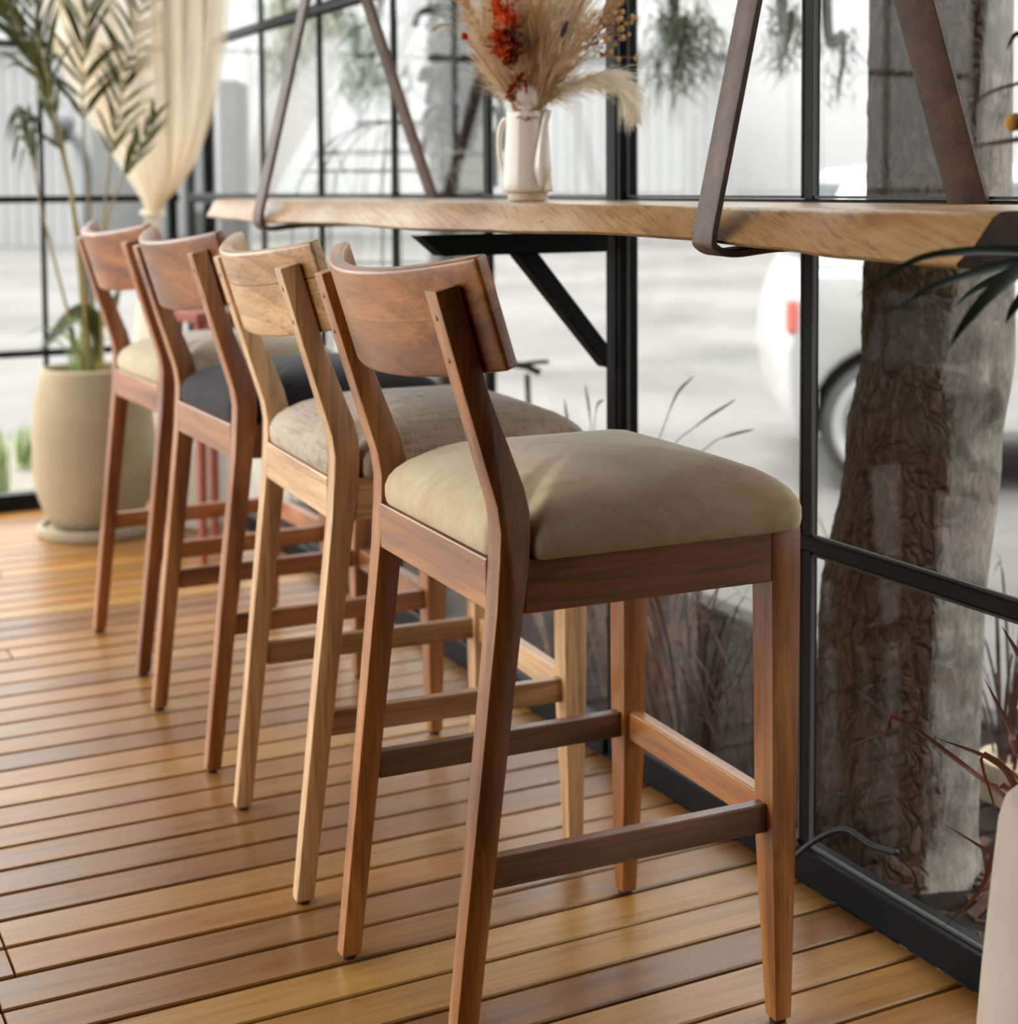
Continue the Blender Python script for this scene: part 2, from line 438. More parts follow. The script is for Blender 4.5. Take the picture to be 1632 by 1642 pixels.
M['concrete'] = plain('dark_concrete', srgb(66, 64, 61), .9, .1, 0, .2, 6)
M['pillar'] = plain('pale_pillar', srgb(120, 117, 110), .9, .1, 0, .18, 5)
M['carpaint'] = plain('white_paint', srgb(166, 165, 163), .25, .5, 0, 0, 1, Coat_Weight=.6, Coat_Roughness=.05)
M['carglass'] = plain('car_window', srgb(58, 68, 76), .08, .6)
M['tyre'] = plain('tyre', srgb(60, 59, 58), .8)
M['rim'] = plain('alloy', srgb(196, 196, 196), .3, .5, .6)
M['tail'] = plain('tail_lamp', srgb(196, 104, 94), .2)
M['arch'] = plain('arch_liner', srgb(26, 26, 26), .9)
M['greymetal'] = plain('grey_pipe', srgb(78, 82, 88), .5, .4, 0, .1, 5)
M['wire'] = plain('rusty_wire', srgb(96, 88, 80), .7)
M['ceiling'] = plain('ceiling_boards', srgb(120, 96, 74), .8)
M['wall'] = plain('dark_boards', srgb(70, 56, 46), .9)
M['bench'] = plain('red_bench', srgb(132, 70, 54), .6, .3, 0, .15, 8)
M['stumpwood'] = plain('cut_wood', srgb(196, 178, 148), .8, .2, 0, .1, 20)

# ------------------------------------------------------------------ camera (a crop of a taller frame, hence the shift)
cam_d = bpy.data.cameras.new('camera'); cam = bpy.data.objects.new('camera', cam_d); COL.objects.link(cam)
F_PX, CX, CY = 2502.7, 815.8, 455.2
CAM = Vector((1.7069, -1.3528, 1.0329))
ya = math.radians(20) + .1203; pt = -.0626; rl = -.0065
fw = Vector((-math.cos(ya) * math.cos(pt), math.sin(ya) * math.cos(pt), math.sin(pt)))
rt = fw.cross(Vector((0, 0, 1))).normalized(); up = rt.cross(fw)
rt2 = rt * math.cos(rl) + up * math.sin(rl); up2 = up * math.cos(rl) - rt * math.sin(rl)
cam.matrix_world = Matrix(((rt2.x, up2.x, -fw.x, CAM.x), (rt2.y, up2.y, -fw.y, CAM.y), (rt2.z, up2.z, -fw.z, CAM.z), (0, 0, 0, 1)))
cam_d.sensor_fit = 'HORIZONTAL'; cam_d.sensor_width = 36; cam_d.lens = F_PX / 1632 * 36
cam_d.shift_x = (816 - CX) / 1632; cam_d.shift_y = -(821 - CY) / 1632
cam_d.clip_end = 300
cam_d.dof.use_dof = True; cam_d.dof.focus_distance = 1.88; cam_d.dof.aperture_fstop = 4.2
S.camera = cam
FH = Vector((-.892, .452, 0)).normalized()      # horizontal view direction and its right-hand side, for laying out the street
RH = Vector((.452, .892, 0)).normalized()
def street_pt(side, dist, z=0.0):
    p = Vector((CAM.x, CAM.y, 0)) + FH * dist + RH * side
    return Vector((p.x, p.y, z))

# ------------------------------------------------------------------ floor
X0, X1, Y0, Y1 = -3.44, 3.3, -3.4, .05
PITCH = .0845; GAP = .0074
bm = BM()
x = -.6205 - PITCH * 34
i = 0
while x < X1:
    xa, xb = max(x + GAP / 2, X0), min(x + PITCH - GAP / 2, X1)
    if xb > X0 + .01:
        y = Y0 + rnd.uniform(0, 1.2)
        cuts = [Y0]
        while y < Y1 - .4:
            if not (-1.06 < y < .1 and -1.6 < x < 1): cuts.append(y)
            y += rnd.uniform(1.3, 2.4)
        if abs(x - (-.325)) < .05: cuts = [Y0, -2.2, -1.066]
        if abs(x - (-.49)) < .05: cuts = [Y0, -2.0, -1.035]
        cuts.append(Y1)
        for a, b in zip(cuts[:-1], cuts[1:]):
            c = .0022; z = rnd.uniform(-.0006, .0)
            ya_, yb_ = a + .0012, b - .0012
            hexa(bm, [(xa, ya_, -.02), (xb, ya_, -.02), (xb, yb_, -.02), (xa, yb_, -.02)],
                 [(xa, ya_, z - c), (xb, ya_, z - c), (xb, yb_, z - c), (xa, yb_, z - c)])
            top = bm.faces[:] if False else None
            hexa(bm, [(xa, ya_, z - c), (xb, ya_, z - c), (xb, yb_, z - c), (xa, yb_, z - c)],
                 [(xa + c, ya_ + c * .4, z), (xb - c, ya_ + c * .4, z), (xb - c, yb_ - c * .4, z), (xa + c, yb_ - c * .4, z)])
    x += PITCH
bmesh.ops.remove_doubles(bm, verts=bm.verts, dist=1e-6)
fl = tag(obj('floor', bm, M['floor']), kind='structure')
bm = BM(); box(bm, X0, X1, Y0, Y1, -.16, -.022)
tag(obj('floor', bm, M['gap']), kind='structure')

# ------------------------------------------------------------------ window walls
YW = .07
def bar_v(bm, x, w, z0, z1, y0=YW - .02, y1=YW + .02): box(bm, x - w / 2, x + w / 2, y0, y1, z0, z1)
def bar_h(bm, xa, xb, z, h, y0=YW - .015, y1=YW + .015): box(bm, xa, xb, y0, y1, z - h / 2, z + h / 2)
ZT = 2.62
LEV = (.5045, 1.0, 1.495, 2.0)
def long_window(name, xa, xb, mull, w):
    root = empty(name, (0, YW, 0)); tag(root, kind='structure')
    bm = BM()
    box(bm, xa, xb, -.022, .02, .0, .05)
    for h in LEV: bar_h(bm, xa, xb, h, .022, -.011, .011)
    box(bm, xa, xb, -.03, .03, ZT - .05, ZT)
    for m in mull: bar_v(bm, m, w, .05, ZT, -.0065, .0065)
    bevel(bm, .0025, 1)
    obj('frame', bm, M['steel'], root)
    bm = BM()
    xs = [xa] + list(mull) + [xb]; zs = [.05] + list(LEV) + [ZT - .05]
    for a, b in zip(xs[:-1], xs[1:]):
        for c, d in zip(zs[:-1], zs[1:]):
            if b - a > .05: box(bm, a, b, -.002, .002, c, d)
    obj('glass', bm, M['glass'], root)
    # grey putty line round each pane
    bm = BM()
    for a, b in zip(xs[:-1], xs[1:]):
        for c, d in zip(zs[:-1], zs[1:]):
            if b - a > .05:
                g = .004; wa = w / 2 if a in mull else 0; wb = w / 2 if b in mull else 0
                lo = c + (0.012 if c > .1 else 0); hi = d - .012
                box(bm, a + wa, b - wb, -.0075, -.0025, lo, lo + g); box(bm, a + wa, b - wb, -.0075, -.0025, hi - g, hi)
                box(bm, a + wa, a + wa + g, -.0075, -.0025, lo, hi); box(bm, b - wb - g, b - wb, -.0075, -.0025, lo, hi)
    obj('putty_bead', bm, M['putty'], root)
    return root
long_window('window_1', -.630, .9, (-.1225, .39), .024)
bm = BM(); box(bm, .9, 3.3, YW - .03, YW + .1, -.16, ZT)  # added unseen wall, keeps window light off the right-facing sides of things
tag(obj('wall_light_block', bm, M['wall']), kind='structure')
long_window('window_2', -3.44, -.690, (-1.1845, -1.685, -2.185, -2.672), .018)
# main post between the two bays: a black box section with a grey angle on its left
bm = BM(); box(bm, -.668, -.630, YW - .018, YW + .018, 0, ZT); bevel(bm, .003, 1)
p = tag(obj('trim_1', bm, M['steel2']), kind='structure')
bm = BM(); box(bm, -.690, -.668, YW - .014, YW + .006, 0, ZT); bevel(bm, .002, 1)
obj('angle_bar', bm, M['steel'], p)
bm = BM(); box(bm, -.652, -.646, YW - .0205, YW - .018, 0, ZT)
obj('weld_seam', bm, M['steel'], p)
# corner post
bm = BM(); box(bm, -3.49, -3.44, YW - .012, YW + .085, 0, ZT); bevel(bm, .003, 1)
tag(obj('trim_2', bm, M['steel2']), kind='structure')
# end wall
XE = -3.46
root = empty('window_3', (XE, 0, 0)); tag(root, kind='structure')
bm = BM()
ym = [-.414 - .5 * k for k in range(0, 6)]
box(bm, -.03, .03, -3.4, .03, 0, .055)
for h in LEV: box(bm, -.014, .014, -3.4, .03, h - .011, h + .011)
for y in ym: box(bm, -.008, .008, y - .008, y + .008, .05, ZT)
box(bm, -.02, .02, -.01, .02, .05, ZT)
box(bm, -.03, .03, -3.4, .03, ZT - .05, ZT); bevel(bm, .002, 1)
obj('frame', bm, M['steel'], root)
bm = BM()
ys = [-3.4] + ym[::-1] + [0.02]; zs = [.055] + list(LEV) + [ZT - .05]
for a, b in zip(ys[:-1], ys[1:]):
    for c, d in zip(zs[:-1], zs[1:]):
        if b - a > .05: box(bm, -.002, .002, a, b, c, d)
obj('glass', bm, M['glass'], root)
# glazed side behind the camera's left, seen only in the light and the reflections it gives
root = empty('window_4', (0, -3.42, 0)); tag(root, kind='structure')
bm = BM()
XS = .25
xm = [-3.46 + .53 * k for k in range(0, 8)]
for xx in xm: box(bm, xx - .02, xx + .02, -.02, .02, 0, ZT)
for h in (.03, 1.0, 2.0, ZT - .03): box(bm, XE, XS, -.02, .02, h - .02, h + .02)
obj('frame', bm, M['steel'], root)
bm = BM(); box(bm, XS, 3.3, -3.5, -3.4, -.16, ZT)
tag(obj('wall_left', bm, M['wall']), kind='structure')
# ceiling and solid wall
bm = BM(); box(bm, -3.55, 3.4, -3.5, .2, ZT, ZT + .1)
tag(obj('ceiling', bm, M['ceiling']), kind='structure')
bm = BM(); box(bm, -3.55, -.56, .2, .95, ZT + .02, ZT + .1)  # added out-of-view overhang, blocks high sky light from the garden bed
tag(obj('eave_light_block', bm, M['ceiling']), kind='structure')
bm = BM(); box(bm, 3.3, 3.4, -3.5, .2, -.16, ZT)
tag(obj('wall_right', bm, M['wall']), kind='structure')

# ------------------------------------------------------------------ bar stools
H = .6185; YC = .41        # seat-rail top; local origin is the middle of the stool's footprint
def rear_profile():
    rear = [(-.649, .006), (-.590, .56), (-.5865, .62), (-.5855, .65), (-.590, .68), (-.6285, .805), (-.663, .920)]
    front = [(-.635, .928), (-.6045, .826), (-.5985, .806), (-.5565, .70), (-.5495, .672), (-.5485, .64), (-.551, .60), (-.558, .55), (-.622, .006)]
    return rear, front
def lerp(a, b, t): return a + (b - a) * t
def leg_x(z):   # outer face and thickness of the rear leg
    o = lerp(.198, .207, min(1, z / .6)) if z < .6 else lerp(.207, .214, (z - .6) / .32)
    t = lerp(.024, .034, min(1, z / .5))
    return o, t
def make_stool(name, loc, rz, W, fab, label):
    root = empty(name, loc, rz, label, 'stool', 'bar stools in a row at the window counter')
    sh = lambda p: (p[0], p[1] + YC, p[2])
    # rear legs running up into back posts
    for s in (-1, 1):
        rear, front = rear_profile()
        poly = rear + front
        bm = BM()
        A, B = [], []
        for y, z in poly:
            o, t = leg_x(z)
            A.append(bm.verts.new(sh((s * o, y, z)))); B.append(bm.verts.new(sh((s * (o - t), y, z))))
        bm.faces.new(A); bm.faces.new(B[::-1])
        n = len(poly)
        for i in range(n):
            j = (i + 1) % n; bm.faces.new((A[i], B[i], B[j], A[j]))
        bevel(bm, .0022, 2, 30)
        lg = obj('leg', bm, W['Z'], root, angle=40)
        bm = BM(); lathe(bm, [(.009, .0), (.0105, .002), (.0105, .008)], 16, sh((s * .186, -.6355, 0)))
        obj('foot_pad', bm, M['rubber'], lg)
        for z in (.892, .845):      # filled screw holes on the rear face of the post
            bm = BM(); y = -.5855 - (z - .66) * .302
            ico(bm, sh((s * .197, y + .0012, z)), .0034, 1, (1, .4, 1.5))
            obj('screw_plug', bm, M['plug'], lg)
    # front legs
    for s in (-1, 1):
        bm = BM()
        lv = [(.006, .2063, .024, -.1955, -.2190), (.24, .2063, .040, -.1895, -.2245), (.56, .2063, .044, -.1855, -.2270), (H, .2063, .044, -.1855, -.2270)]
        rings = []
        for z, xo, t, yf, yb in lv:
            rings.append([sh((s * xo, yf, z)), sh((s * xo, yb, z)), sh((s * (xo - t), yb, z)), sh((s * (xo - t), yf, z))])
        loft(bm, rings); bevel(bm, .0022, 2, 30)
        lg = obj('leg', bm, W['Z'], root, angle=40)
        bm = BM(); lathe(bm, [(.009, .0), (.0105, .002), (.0105, .008)], 16, sh((s * .194, -.2075, 0)))
        obj('foot_pad', bm, M['rubber'], lg)
    # seat rails
    zb = .5555
    for s in (-1, 1):
        bm = BM(); x0, x1 = sorted((s * .2058, s * .184)); box(bm, x0, x1, -.556 + YC, -.2265 + YC, zb, H - .002)
        for v in bm.verts:
            if abs(v.co.y - (-.556 + YC)) < 1e-5 and v.co.z > .6: v.co.y += .004
        bevel(bm, .0015, 1); obj('seat_rail', bm, W['Y'], root)
    bm = BM(); box(bm, -.174, .174, -.5885 + YC, -.567 + YC, zb, H - .004); bevel(bm, .0015, 1); obj('seat_rail', bm, W['X'], root)
    bm = BM(); box(bm, -.163, .163, -.208 + YC, -.187 + YC, zb, H - .002); bevel(bm, .0015, 1); obj('seat_rail', bm, W['X'], root)
    # foot rails
    for s in (-1, 1):
        bm = BM(); x0, x1 = sorted((s * .1935, s * .1755)); box(bm, x0, x1, -.592 + YC, -.2235 + YC, .241, .277); bevel(bm, .0018, 2); obj('stretcher', bm, W.get('bar', W['Y']), root)
    bm = BM(); box(bm, -.1665, .1665, -.2165 + YC, -.196 + YC, .238, .279); bevel(bm, .0018, 2); obj('stretcher', bm, W['X'], root)
    # bent back slab
    bm = BM(); uvl = bm.loops.layers.uv.new('UVMap')
    w, sag, th, NX, NH = .237, .064, .021, 36, 8
    def P(u, v, d):       # u across -1..1, v up 0..1, d thickness
        x = u * w
        k = 1 - u * u
        ytop, ztop, ybot, zbot = -.626, .957, -.588, .833
        y = lerp(ybot, ytop, v) - sag * k; z = lerp(zbot, ztop, v) - sag * k * .36
        sl = 2 * sag * u / w
        n = Vector((-sl, 1, .3)).normalized()
        q = Vector((x, y, z)) + n * d
        return sh(q)
    G = {}
    for side, d in ((0, 0), (1, th)):
        for a in range(NX + 1):
            for b in range(NH + 1):
                u = -1 + 2 * a / NX; v = b / NH
                G[side, a, b] = bm.verts.new(P(u, v, d))
    def face(ids):
        f = bm.faces.new([G[i] for i in ids])
        for lp, i in zip(f.loops, ids): lp[uvl].uv = (i[1] / NX, i[2] / NH)
    for a in range(NX):
        for b in range(NH):
            face([(0, a, b), (0, a, b + 1), (0, a + 1, b + 1), (0, a + 1, b)])
            face([(1, a, b), (1, a + 1, b), (1, a + 1, b + 1), (1, a, b + 1)])
    for a in range(NX):
        for b in (0, NH): face([(0, a, b), (0, a + 1, b), (1, a + 1, b), (1, a, b)])
    for b in range(NH):
        for a in (0, NX): face([(0, a, b), (1, a, b), (1, a, b + 1), (0, a, b + 1)])
    bevel(bm, .0045, 3, 40)
    obj('backrest', bm, W['back'], root, angle=50)
    # upholstered seat: a rounded, domed pad notched round the back posts
    bm = BM()
    out = []
    def arc(cx, cy, r, a0, a1, n=6):
        for k in range(n + 1):
            a = math.radians(lerp(a0, a1, k / n)); out.append((cx + r * math.cos(a), cy + r * math.sin(a)))
    fx, fy, by = .2125, -.1765, -.5855
    arc(fx - .028, fy - .028, .028, 0, 90)
    for k in range(1, 12): out.append((lerp(fx - .028, -fx + .028, k / 12), fy + .004 * math.sin(PI * k / 12)))
    arc(-fx + .028, fy - .028, .028, 90, 180)
    for k in range(1, 12): out.append((-fx, lerp(fy - .028, -.535, k / 12)))
    arc(-fx + .010, -.5335, .010, 180, 270, 3)
    out.append((-.182, -.5435)); out.append((-.1735, -.546))
    arc(-.172 + .016, by + .016, .016, 180, 270, 4)
    for k in range(1, 10): out.append((lerp(-.156, .156, k / 10), by))
    arc(.172 - .016, by + .016, .016, 270, 360, 4)
    out.append((.1735, -.546)); out.append((.182, -.5435))
    arc(fx - .010, -.5335, .010, 270, 360, 3)
    for k in range(1, 12): out.append((fx, lerp(-.535, fy - .028, k / 12)))
    cx_, cy_ = 0, -.37
    prof = [(.985, -.003), (.996, .0), (1.004, .009), (1.004, .022), (.985, .034), (.95, .0445), (.89, .055), (.8, .0655), (.68, .0745), (.52, .0815), (.34, .086), (.16, .088)]
    rings = [[sh((cx_ + (px - cx_) * s, cy_ + (py - cy_) * s, H + z)) for px, py in out] for s, z in prof]
    R = loft(bm, rings, cap=False)
    c = bm.verts.new(sh((cx_, cy_, H + .0885)))
    for i in range(len(out)): bm.faces.new((R[-1][i], R[-1][(i + 1) % len(out)], c))
    bm.faces.new(R[0][::-1])
    st = obj('seat', bm, fab, root, smooth=True)
    return root
def stool_loc(dx, dy, r):
    c, s = math.cos(r), math.sin(r)
    return (-s * -YC + dx, c * -YC + dy, 0)
r1 = -.0389
make_stool('bar_stool', stool_loc(0, 0, r1), r1, M['w1'], M['f1'], 'red-brown wooden bar stool with an olive beige velvet seat, nearest of the row')
make_stool('bar_stool', stool_loc(-.5357, .0181, -.0661), -.0661, M['w2'], M['f2'], 'blond wooden bar stool with a taupe woven linen seat')
make_stool('bar_stool', stool_loc(-1.1355, .0342, -.0004), -.0004, M['w3'], M['f3'], 'brown wooden bar stool with a dark charcoal seat')
make_stool('bar_stool', stool_loc(-1.761, .0537, .0304), .0304, M['w4'], M['f4'], 'reddish wooden bar stool with a cream seat, beside the big clay planter')

# ------------------------------------------------------------------ live-edge counter
bm = BM()
ctrl = [(-1.93, -.318, .962, .020), (-1.72, -.322, .960, .030), (-1.47, -.335, .958, .035), (-1.2, -.335, .9605, .036), (-.98, -.325, .9625, .034), (-.72, -.315, .9585, .034),
        (-.4, -.30, .9615, .036), (-.1, -.295, .966, .04), (.12, -.305, .9645, .045), (.3, -.318, .9595, .045), (.45, -.33, .9555, .045), (.612, -.335, .953, .05)]
rings = []
xs = [lerp(-1.93, .612, k / 60) for k in range(61)]
def interp(x, k):
    for a, b in zip(ctrl[:-1], ctrl[1:]):
        if a[0] <= x <= b[0] + 1e-9:
            t = (x - a[0]) / (b[0] - a[0]); t = t * t * (3 - 2 * t); return lerp(a[k], b[k], t)
    return ctrl[-1][k]
for x in xs:
    yb, zb, dt = interp(x, 1), interp(x, 2), interp(x, 3)
    wob = .004 * math.sin(x * 9) + .003 * math.sin(x * 23 + 1)
    yb += wob; zt = 1.0065
    sk = lambda y, z: (x + (.085 * (.0 if x > -1.9 else 0)), y, z)
    rings.append([(x, .048, zb + .002), (x, yb + .03, zb), (x, yb + .004, zb + .001), (x, yb, zb + .005), (x, yb + dt * .45, zb + .022), (x, yb + dt * .9, zt - .006), (x, yb + dt + .004, zt - .001), (x, yb + dt + .012, zt), (x, .048, zt)])
R = loft(bm, rings)
bm.faces.ensure_lookup_table()
for f in bm.faces:
    if len(f.verts) > 4: f.material_index = 1
ct = obj('bar_counter', bm, [M['slab'], M['slab_end']], angle=50)
tag(ct, 'thick live-edge wooden counter slab running along the window', 'counter')
bm = BM()
for x, dz, y in ((-.27, .012, 0), (-.16, .006, 0), (-.29, .017, 0)):
    bm = BM(); ico(bm, (x, interp(x, 1) + .013, interp(x, 2) + dz), .004, 1, (1.6, .5, .7))
    obj('knot', bm, M['slab_end'], ct)

# bracket under the counter
root = empty('shelf_bracket', (-.65, YW, .73), 0, 'black steel triangular bracket under the counter, fixed to the window post', 'bracket')
bm = BM(); W2 = .022
def prism_x(bm, poly, xa, xb):
    A = [bm.verts.new((xa, y, z)) for y, z in poly]; B = [bm.verts.new((xb, y, z)) for y, z in poly]
    bm.faces.new(A); bm.faces.new(B[::-1])
    for i in range(len(poly)):
        j = (i + 1) % len(poly); bm.faces.new((A[i], B[i], B[j], A[j]))
o_ = (-.65, YW, .73)
rel = lambda L: [(y - o_[1], z - o_[2]) for y, z in L]
prism_x(bm, rel([(-.33, .9525), (-.288, .918), (.026, .918), (.026, .9525)]), -W2, W2); bevel(bm, .002, 1)
obj('arm', bm, M['steel2'], root)
bm = BM(); prism_x(bm, rel([(-.150, .918), (-.108, .918), (.026, .757), (.026, .714)]), -W2 * .8, W2 * .8); bevel(bm, .002, 1)
obj('brace', bm, M['steel2'], root)

# ------------------------------------------------------------------ leather straps holding the counter
def strap(x, apex, yf, label, w, lean=0.0, rearx=0.0):
    ax, ay, az = apex
    root = empty('leather_strap', apex, 0, label, 'strap', 'leather straps holding up the counter')
    zb = interp(x, 2); yb = interp(x, 1)
    yr = .052
    path = []
    th = .0045
    f0 = Vector((x, yb - .0035, zb + .004))
    # down the front, under the slab, up behind
    fa, fb = Vector((ax, ay - .01, az)), Vector((x, yb + .001, 1.012))
    front = [fa, fa.lerp(fb, .33), fa.lerp(fb, .67), fa.lerp(fb, .9), fb, Vector((x, yb - .0075, .972)), Vector((x, yb - .004, zb - .004)), Vector((x + .006, yb + .018, zb - .011))]
    under = [Vector((x + .02, yb + .08, zb - .005)), Vector((x + .03, -.1, zb - .003)), Vector((x + .04, .02, zb - .001)), Vector((x + .045 + rearx, .056, zb + .01))]
    ra, rb = Vector((ax, ay + .01, az)), Vector((x + .045 + rearx, .054, 1.0))
    rear = [rb, ra.lerp(rb, .9), ra.lerp(rb, .67), ra.lerp(rb, .33), ra]
    pts = spline(front + under + rear, 110)
    bm = BM()
    rings = []
    n = len(pts)
    for i, p in enumerate(pts):
        t = (pts[min(i + 1, n - 1)] - pts[max(i - 1, 0)]).normalized()
        s = Vector((1, lean * (1 if i < n // 2 else -1), 0)); s = (s - t * s.dot(t)).normalized(); nn = t.cross(s)
        hw = w / 2
        q = [p - s * hw + nn * th * .7, p - s * hw * .92 + nn * th, p + s * hw * .92 + nn * th, p + s * hw + nn * th * .7,
             p + s * hw - nn * th * .7, p + s * hw * .92 - nn * th, p - s * hw * .92 - nn * th, p - s * hw - nn * th * .7]
        rings.append([v - Vector(apex) for v in q])
    loft(bm, rings)
    obj('strap_loop', bm, M['leather'], root, angle=50)
    bm = BM()
    ring = [Vector((0, .03 * math.cos(a), .026 + .03 * math.sin(a))) for a in [2 * PI * k / 20 for k in range(21)]]
    tube(bm, ring, .005, 8)
    obj('ring', bm, M['iron'], root, smooth=True)
    bm = BM(); tube(bm, [(0, 0, .05), (0, 0, ZT - az)], .006, 8)
    obj('hanger_rod', bm, M['iron'], root, smooth=True)
    return root
strap(.172, (.192, -.165, 1.64), -.33, 'dark brown leather strap looped under the near end of the counter', .058, -.2, .0)
strap(-1.44, (-1.46, -.165, 1.63), -.34, 'brown leather strap looped under the far end of the counter', .05, .0, -.035)

# ------------------------------------------------------------------ white pitcher and dried flowers
VX, VY, VZ = -.655, -.118, 1.0068
pit = empty('pitcher', (VX, VY, VZ), 0, 'cream white porcelain pitcher standing on the counter, holding dried flowers', 'vase')
bm = BM()
VS = .94
pf = [(.030, 0), (.034, .001), (.0365, .004), (.0365, .013), (.0385, .0145), (.0455, .0165), (.0462, .022), (.0445, .045), (.0418, .08), (.0395, .115), (.0385, .14), (.0387, .150), (.0378, .1525), (.0365, .1505), (.0365, .13), (.038, .08), (.041, .03), (.02, .02)]
lathe(bm, [(r_ * VS, z_) for r_, z_ in pf], 56)
obj('body', bm, M['porcelain'], pit, smooth=True)
RV = (RH * .56 - FH * .83).normalized()     # the spout points right and towards the room
def around(p2, z, side=None): return Vector((0, 0, z)) + p2
bm = BM()
sp = spline([RV * .040 + Vector((0, 0, .018)), RV * .045 + Vector((0, 0, .040)), RV * .0435 + Vector((0, 0, .068)), RV * .041 + RH * .003 + Vector((0, 0, .098)), RV * .038 + RH * .008 + Vector((0, 0, .130)), RV * .036 + RH * .015 + Vector((0, 0, .1535))], 20)
tube(bm, sp, [lerp(.004, .0155, min(1, k / 6)) if k < 6 else lerp(.0155, .006, min(1, (k - 6) / 10)) for k in range(21)], 16)
obj('spout', bm, M['porcelain'], pit, smooth=True)
bm = BM(); LV = (-RH).normalized()
LV = (-RH * .8 + FH * .6).normalized()
hd = spline([LV * .034 + Vector((0, 0, .142)), LV * .050 + Vector((0, 0, .138)), LV * .059 + Vector((0, 0, .115)), LV * .059 + Vector((0, 0, .08)), LV * .050 + Vector((0, 0, .05)), LV * .040 + Vector((0, 0, .045))], 20)
tube(bm, hd, .005, 10)
obj('handle', bm, M['porcelain'], pit, smooth=True)
bm = BM()   # small scroll ornament under the rim
CB = -FH
for k in range(-6, 7):
    a = k * .085; d = (CB * math.cos(a + .12) + RH * math.sin(-a - .12)).normalized(); d = Vector((CB.x * math.cos(a) + RH.x * math.sin(a), CB.y * math.cos(a) + RH.y * math.sin(a), 0)).normalized()
    z = .1405 - (.0035 if abs(k) < 3 else 0) + .0015 * math.sin(k * 2.1)
    f0 = len(bm.faces)
    ico(bm, d * .0366 + Vector((0, 0, z)), .0022 if k % 2 else .0016, 1, (1, 1, .7))
    if abs(k) <= 1:
        ico(bm, d * .0366 + Vector((0, 0, z + .002)), .002, 1)
obj('ornament', bm, M['decal'], pit, smooth=True)
bm = BM(); ico(bm, CB * .0366 + Vector((0, 0, .1405)), .0032, 1); obj('rosette', bm, M['decal2'], pit, smooth=True)

MOUTH = Vector((VX, VY, VZ + .03))
def im(dx, dz, dd=0):     # direction helper: right, up, away (metres) from the pitcher's mouth
    return Vector((VX, VY, VZ + .152)) + RH * dx + Vector((0, 0, dz)) + FH * dd
def plume(tip, bend, mat, dens, length, spread, label, group, seed, droop=0.0, cat='dried grass', name='pampas_plume'):
    r = random.Random(seed)
    base = MOUTH + RH * r.uniform(-.014, .014) + FH * r.uniform(-.014, .014)
    lip = im(0, 0) + (Vector(bend) - im(0, 0)) * .0 + RH * max(-.025, min(.025, (bend - im(0, 0)).dot(RH) * .25)) + FH * max(-.022, min(.022, (bend - im(0, 0)).dot(FH) * .3))
    path = spline([base, lip, Vector(bend)] + ([Vector(t) for t in tip] if isinstance(tip, list) else [Vector(tip)]), 40)
    root = empty(name, base, 0, label, cat, group)
    bm = BM(); tube(bm, [p - base for p in path], [lerp(.0014, .0005, k / 40) for k in range(41)], 5)
    obj('stalk', bm, M['straw'], root, smooth=True)
    bm = BM()
    k0 = int(40 * (1 - length))
    for q in range(dens):
        u = r.random() ** .9
        k = k0 + u * (40 - k0); i = min(int(k), 39); p = path[i].lerp(path[i + 1], k - i)
        t = (path[i + 1] - path[i]).normalized()
        ph = r.uniform(0, 2 * PI); a = t.orthogonal().normalized(); b = t.cross(a)
        rad = a * math.cos(ph) + b * math.sin(ph)
        env = math.sin(PI * min(1, (u * .93 + .07))) ** .6
        L = spread * env * r.uniform(.5, 1.2) + .006
        e = p + (t * r.uniform(.8, 1.5) + rad * r.uniform(.4, 1.25)) * L + Vector((0, 0, -droop * L))
        m_ = p.lerp(e, .5) + rad * L * .16
        w = r.uniform(.0005, .0011)
        s = t.cross(rad) * w
        v = [bm.verts.new(x - base) for x in (p - s * .6, p + s * .6, m_ + s, m_ - s, e)]
        bm.faces.new((v[0], v[1], v[2], v[3])); bm.faces.new((v[3], v[2], v[4]))
    obj('plume', bm, mat, root)
    return root
G_P = 'pampas plumes massed in the pitcher'
lab_a = 'cream pampas grass plume massed among the others in the white pitcher'
for k, (dx, dz, dd, sp) in enumerate([(-.10, .20, .02, .030), (-.085, .28, -.03, .034), (-.05, .25, .05, .034), (-.02, .30, -.05, .036), (.01, .27, .03, .036), (.045, .30, -.03, .038), (.08, .28, .04, .036),
                                      (.115, .25, -.02, .034), (.14, .19, .02, .03), (-.075, .15, -.04, .028), (.06, .20, -.06, .034), (-.03, .2, -.06, .032), (.02, .18, -.065, .03), (.10, .16, -.04, .028), (.0, .33, .0, .036), (-.06, .3, .02, .03), (.12, .3, .0, .034)]):
    dx *= 1.12; b = im(dx * .42, dz * .42, dd * .45)
    plume(im(dx, dz, dd), b, M['plume'] if k % 4 else M['plume3'], 620, .72, sp * 1.3, lab_a, G_P, 100 + k)
plume([im(.125, .062, -.02), im(.162, .048, -.03), im(.18, -.012, -.035)], im(.06, .035, -.02), M['plume2'], 700, .62, .034, 'pale pampas plume drooping to the right of the white pitcher', None, 300, .75)
plume([im(.10, .055, .0), im(.14, .05, .02)], im(.05, .03, .0), M['plume'], 420, .7, .03, 'low cream plume lying just above the drooping pale one', None, 301, .5)
plume([im(-.06, .06, -.02), im(-.092, .13, -.03)], im(-.028, .03, -.01), M['plume'], 480, .75, .028, 'low cream plume leaning left over the pitcher rim', None, 302, .1)
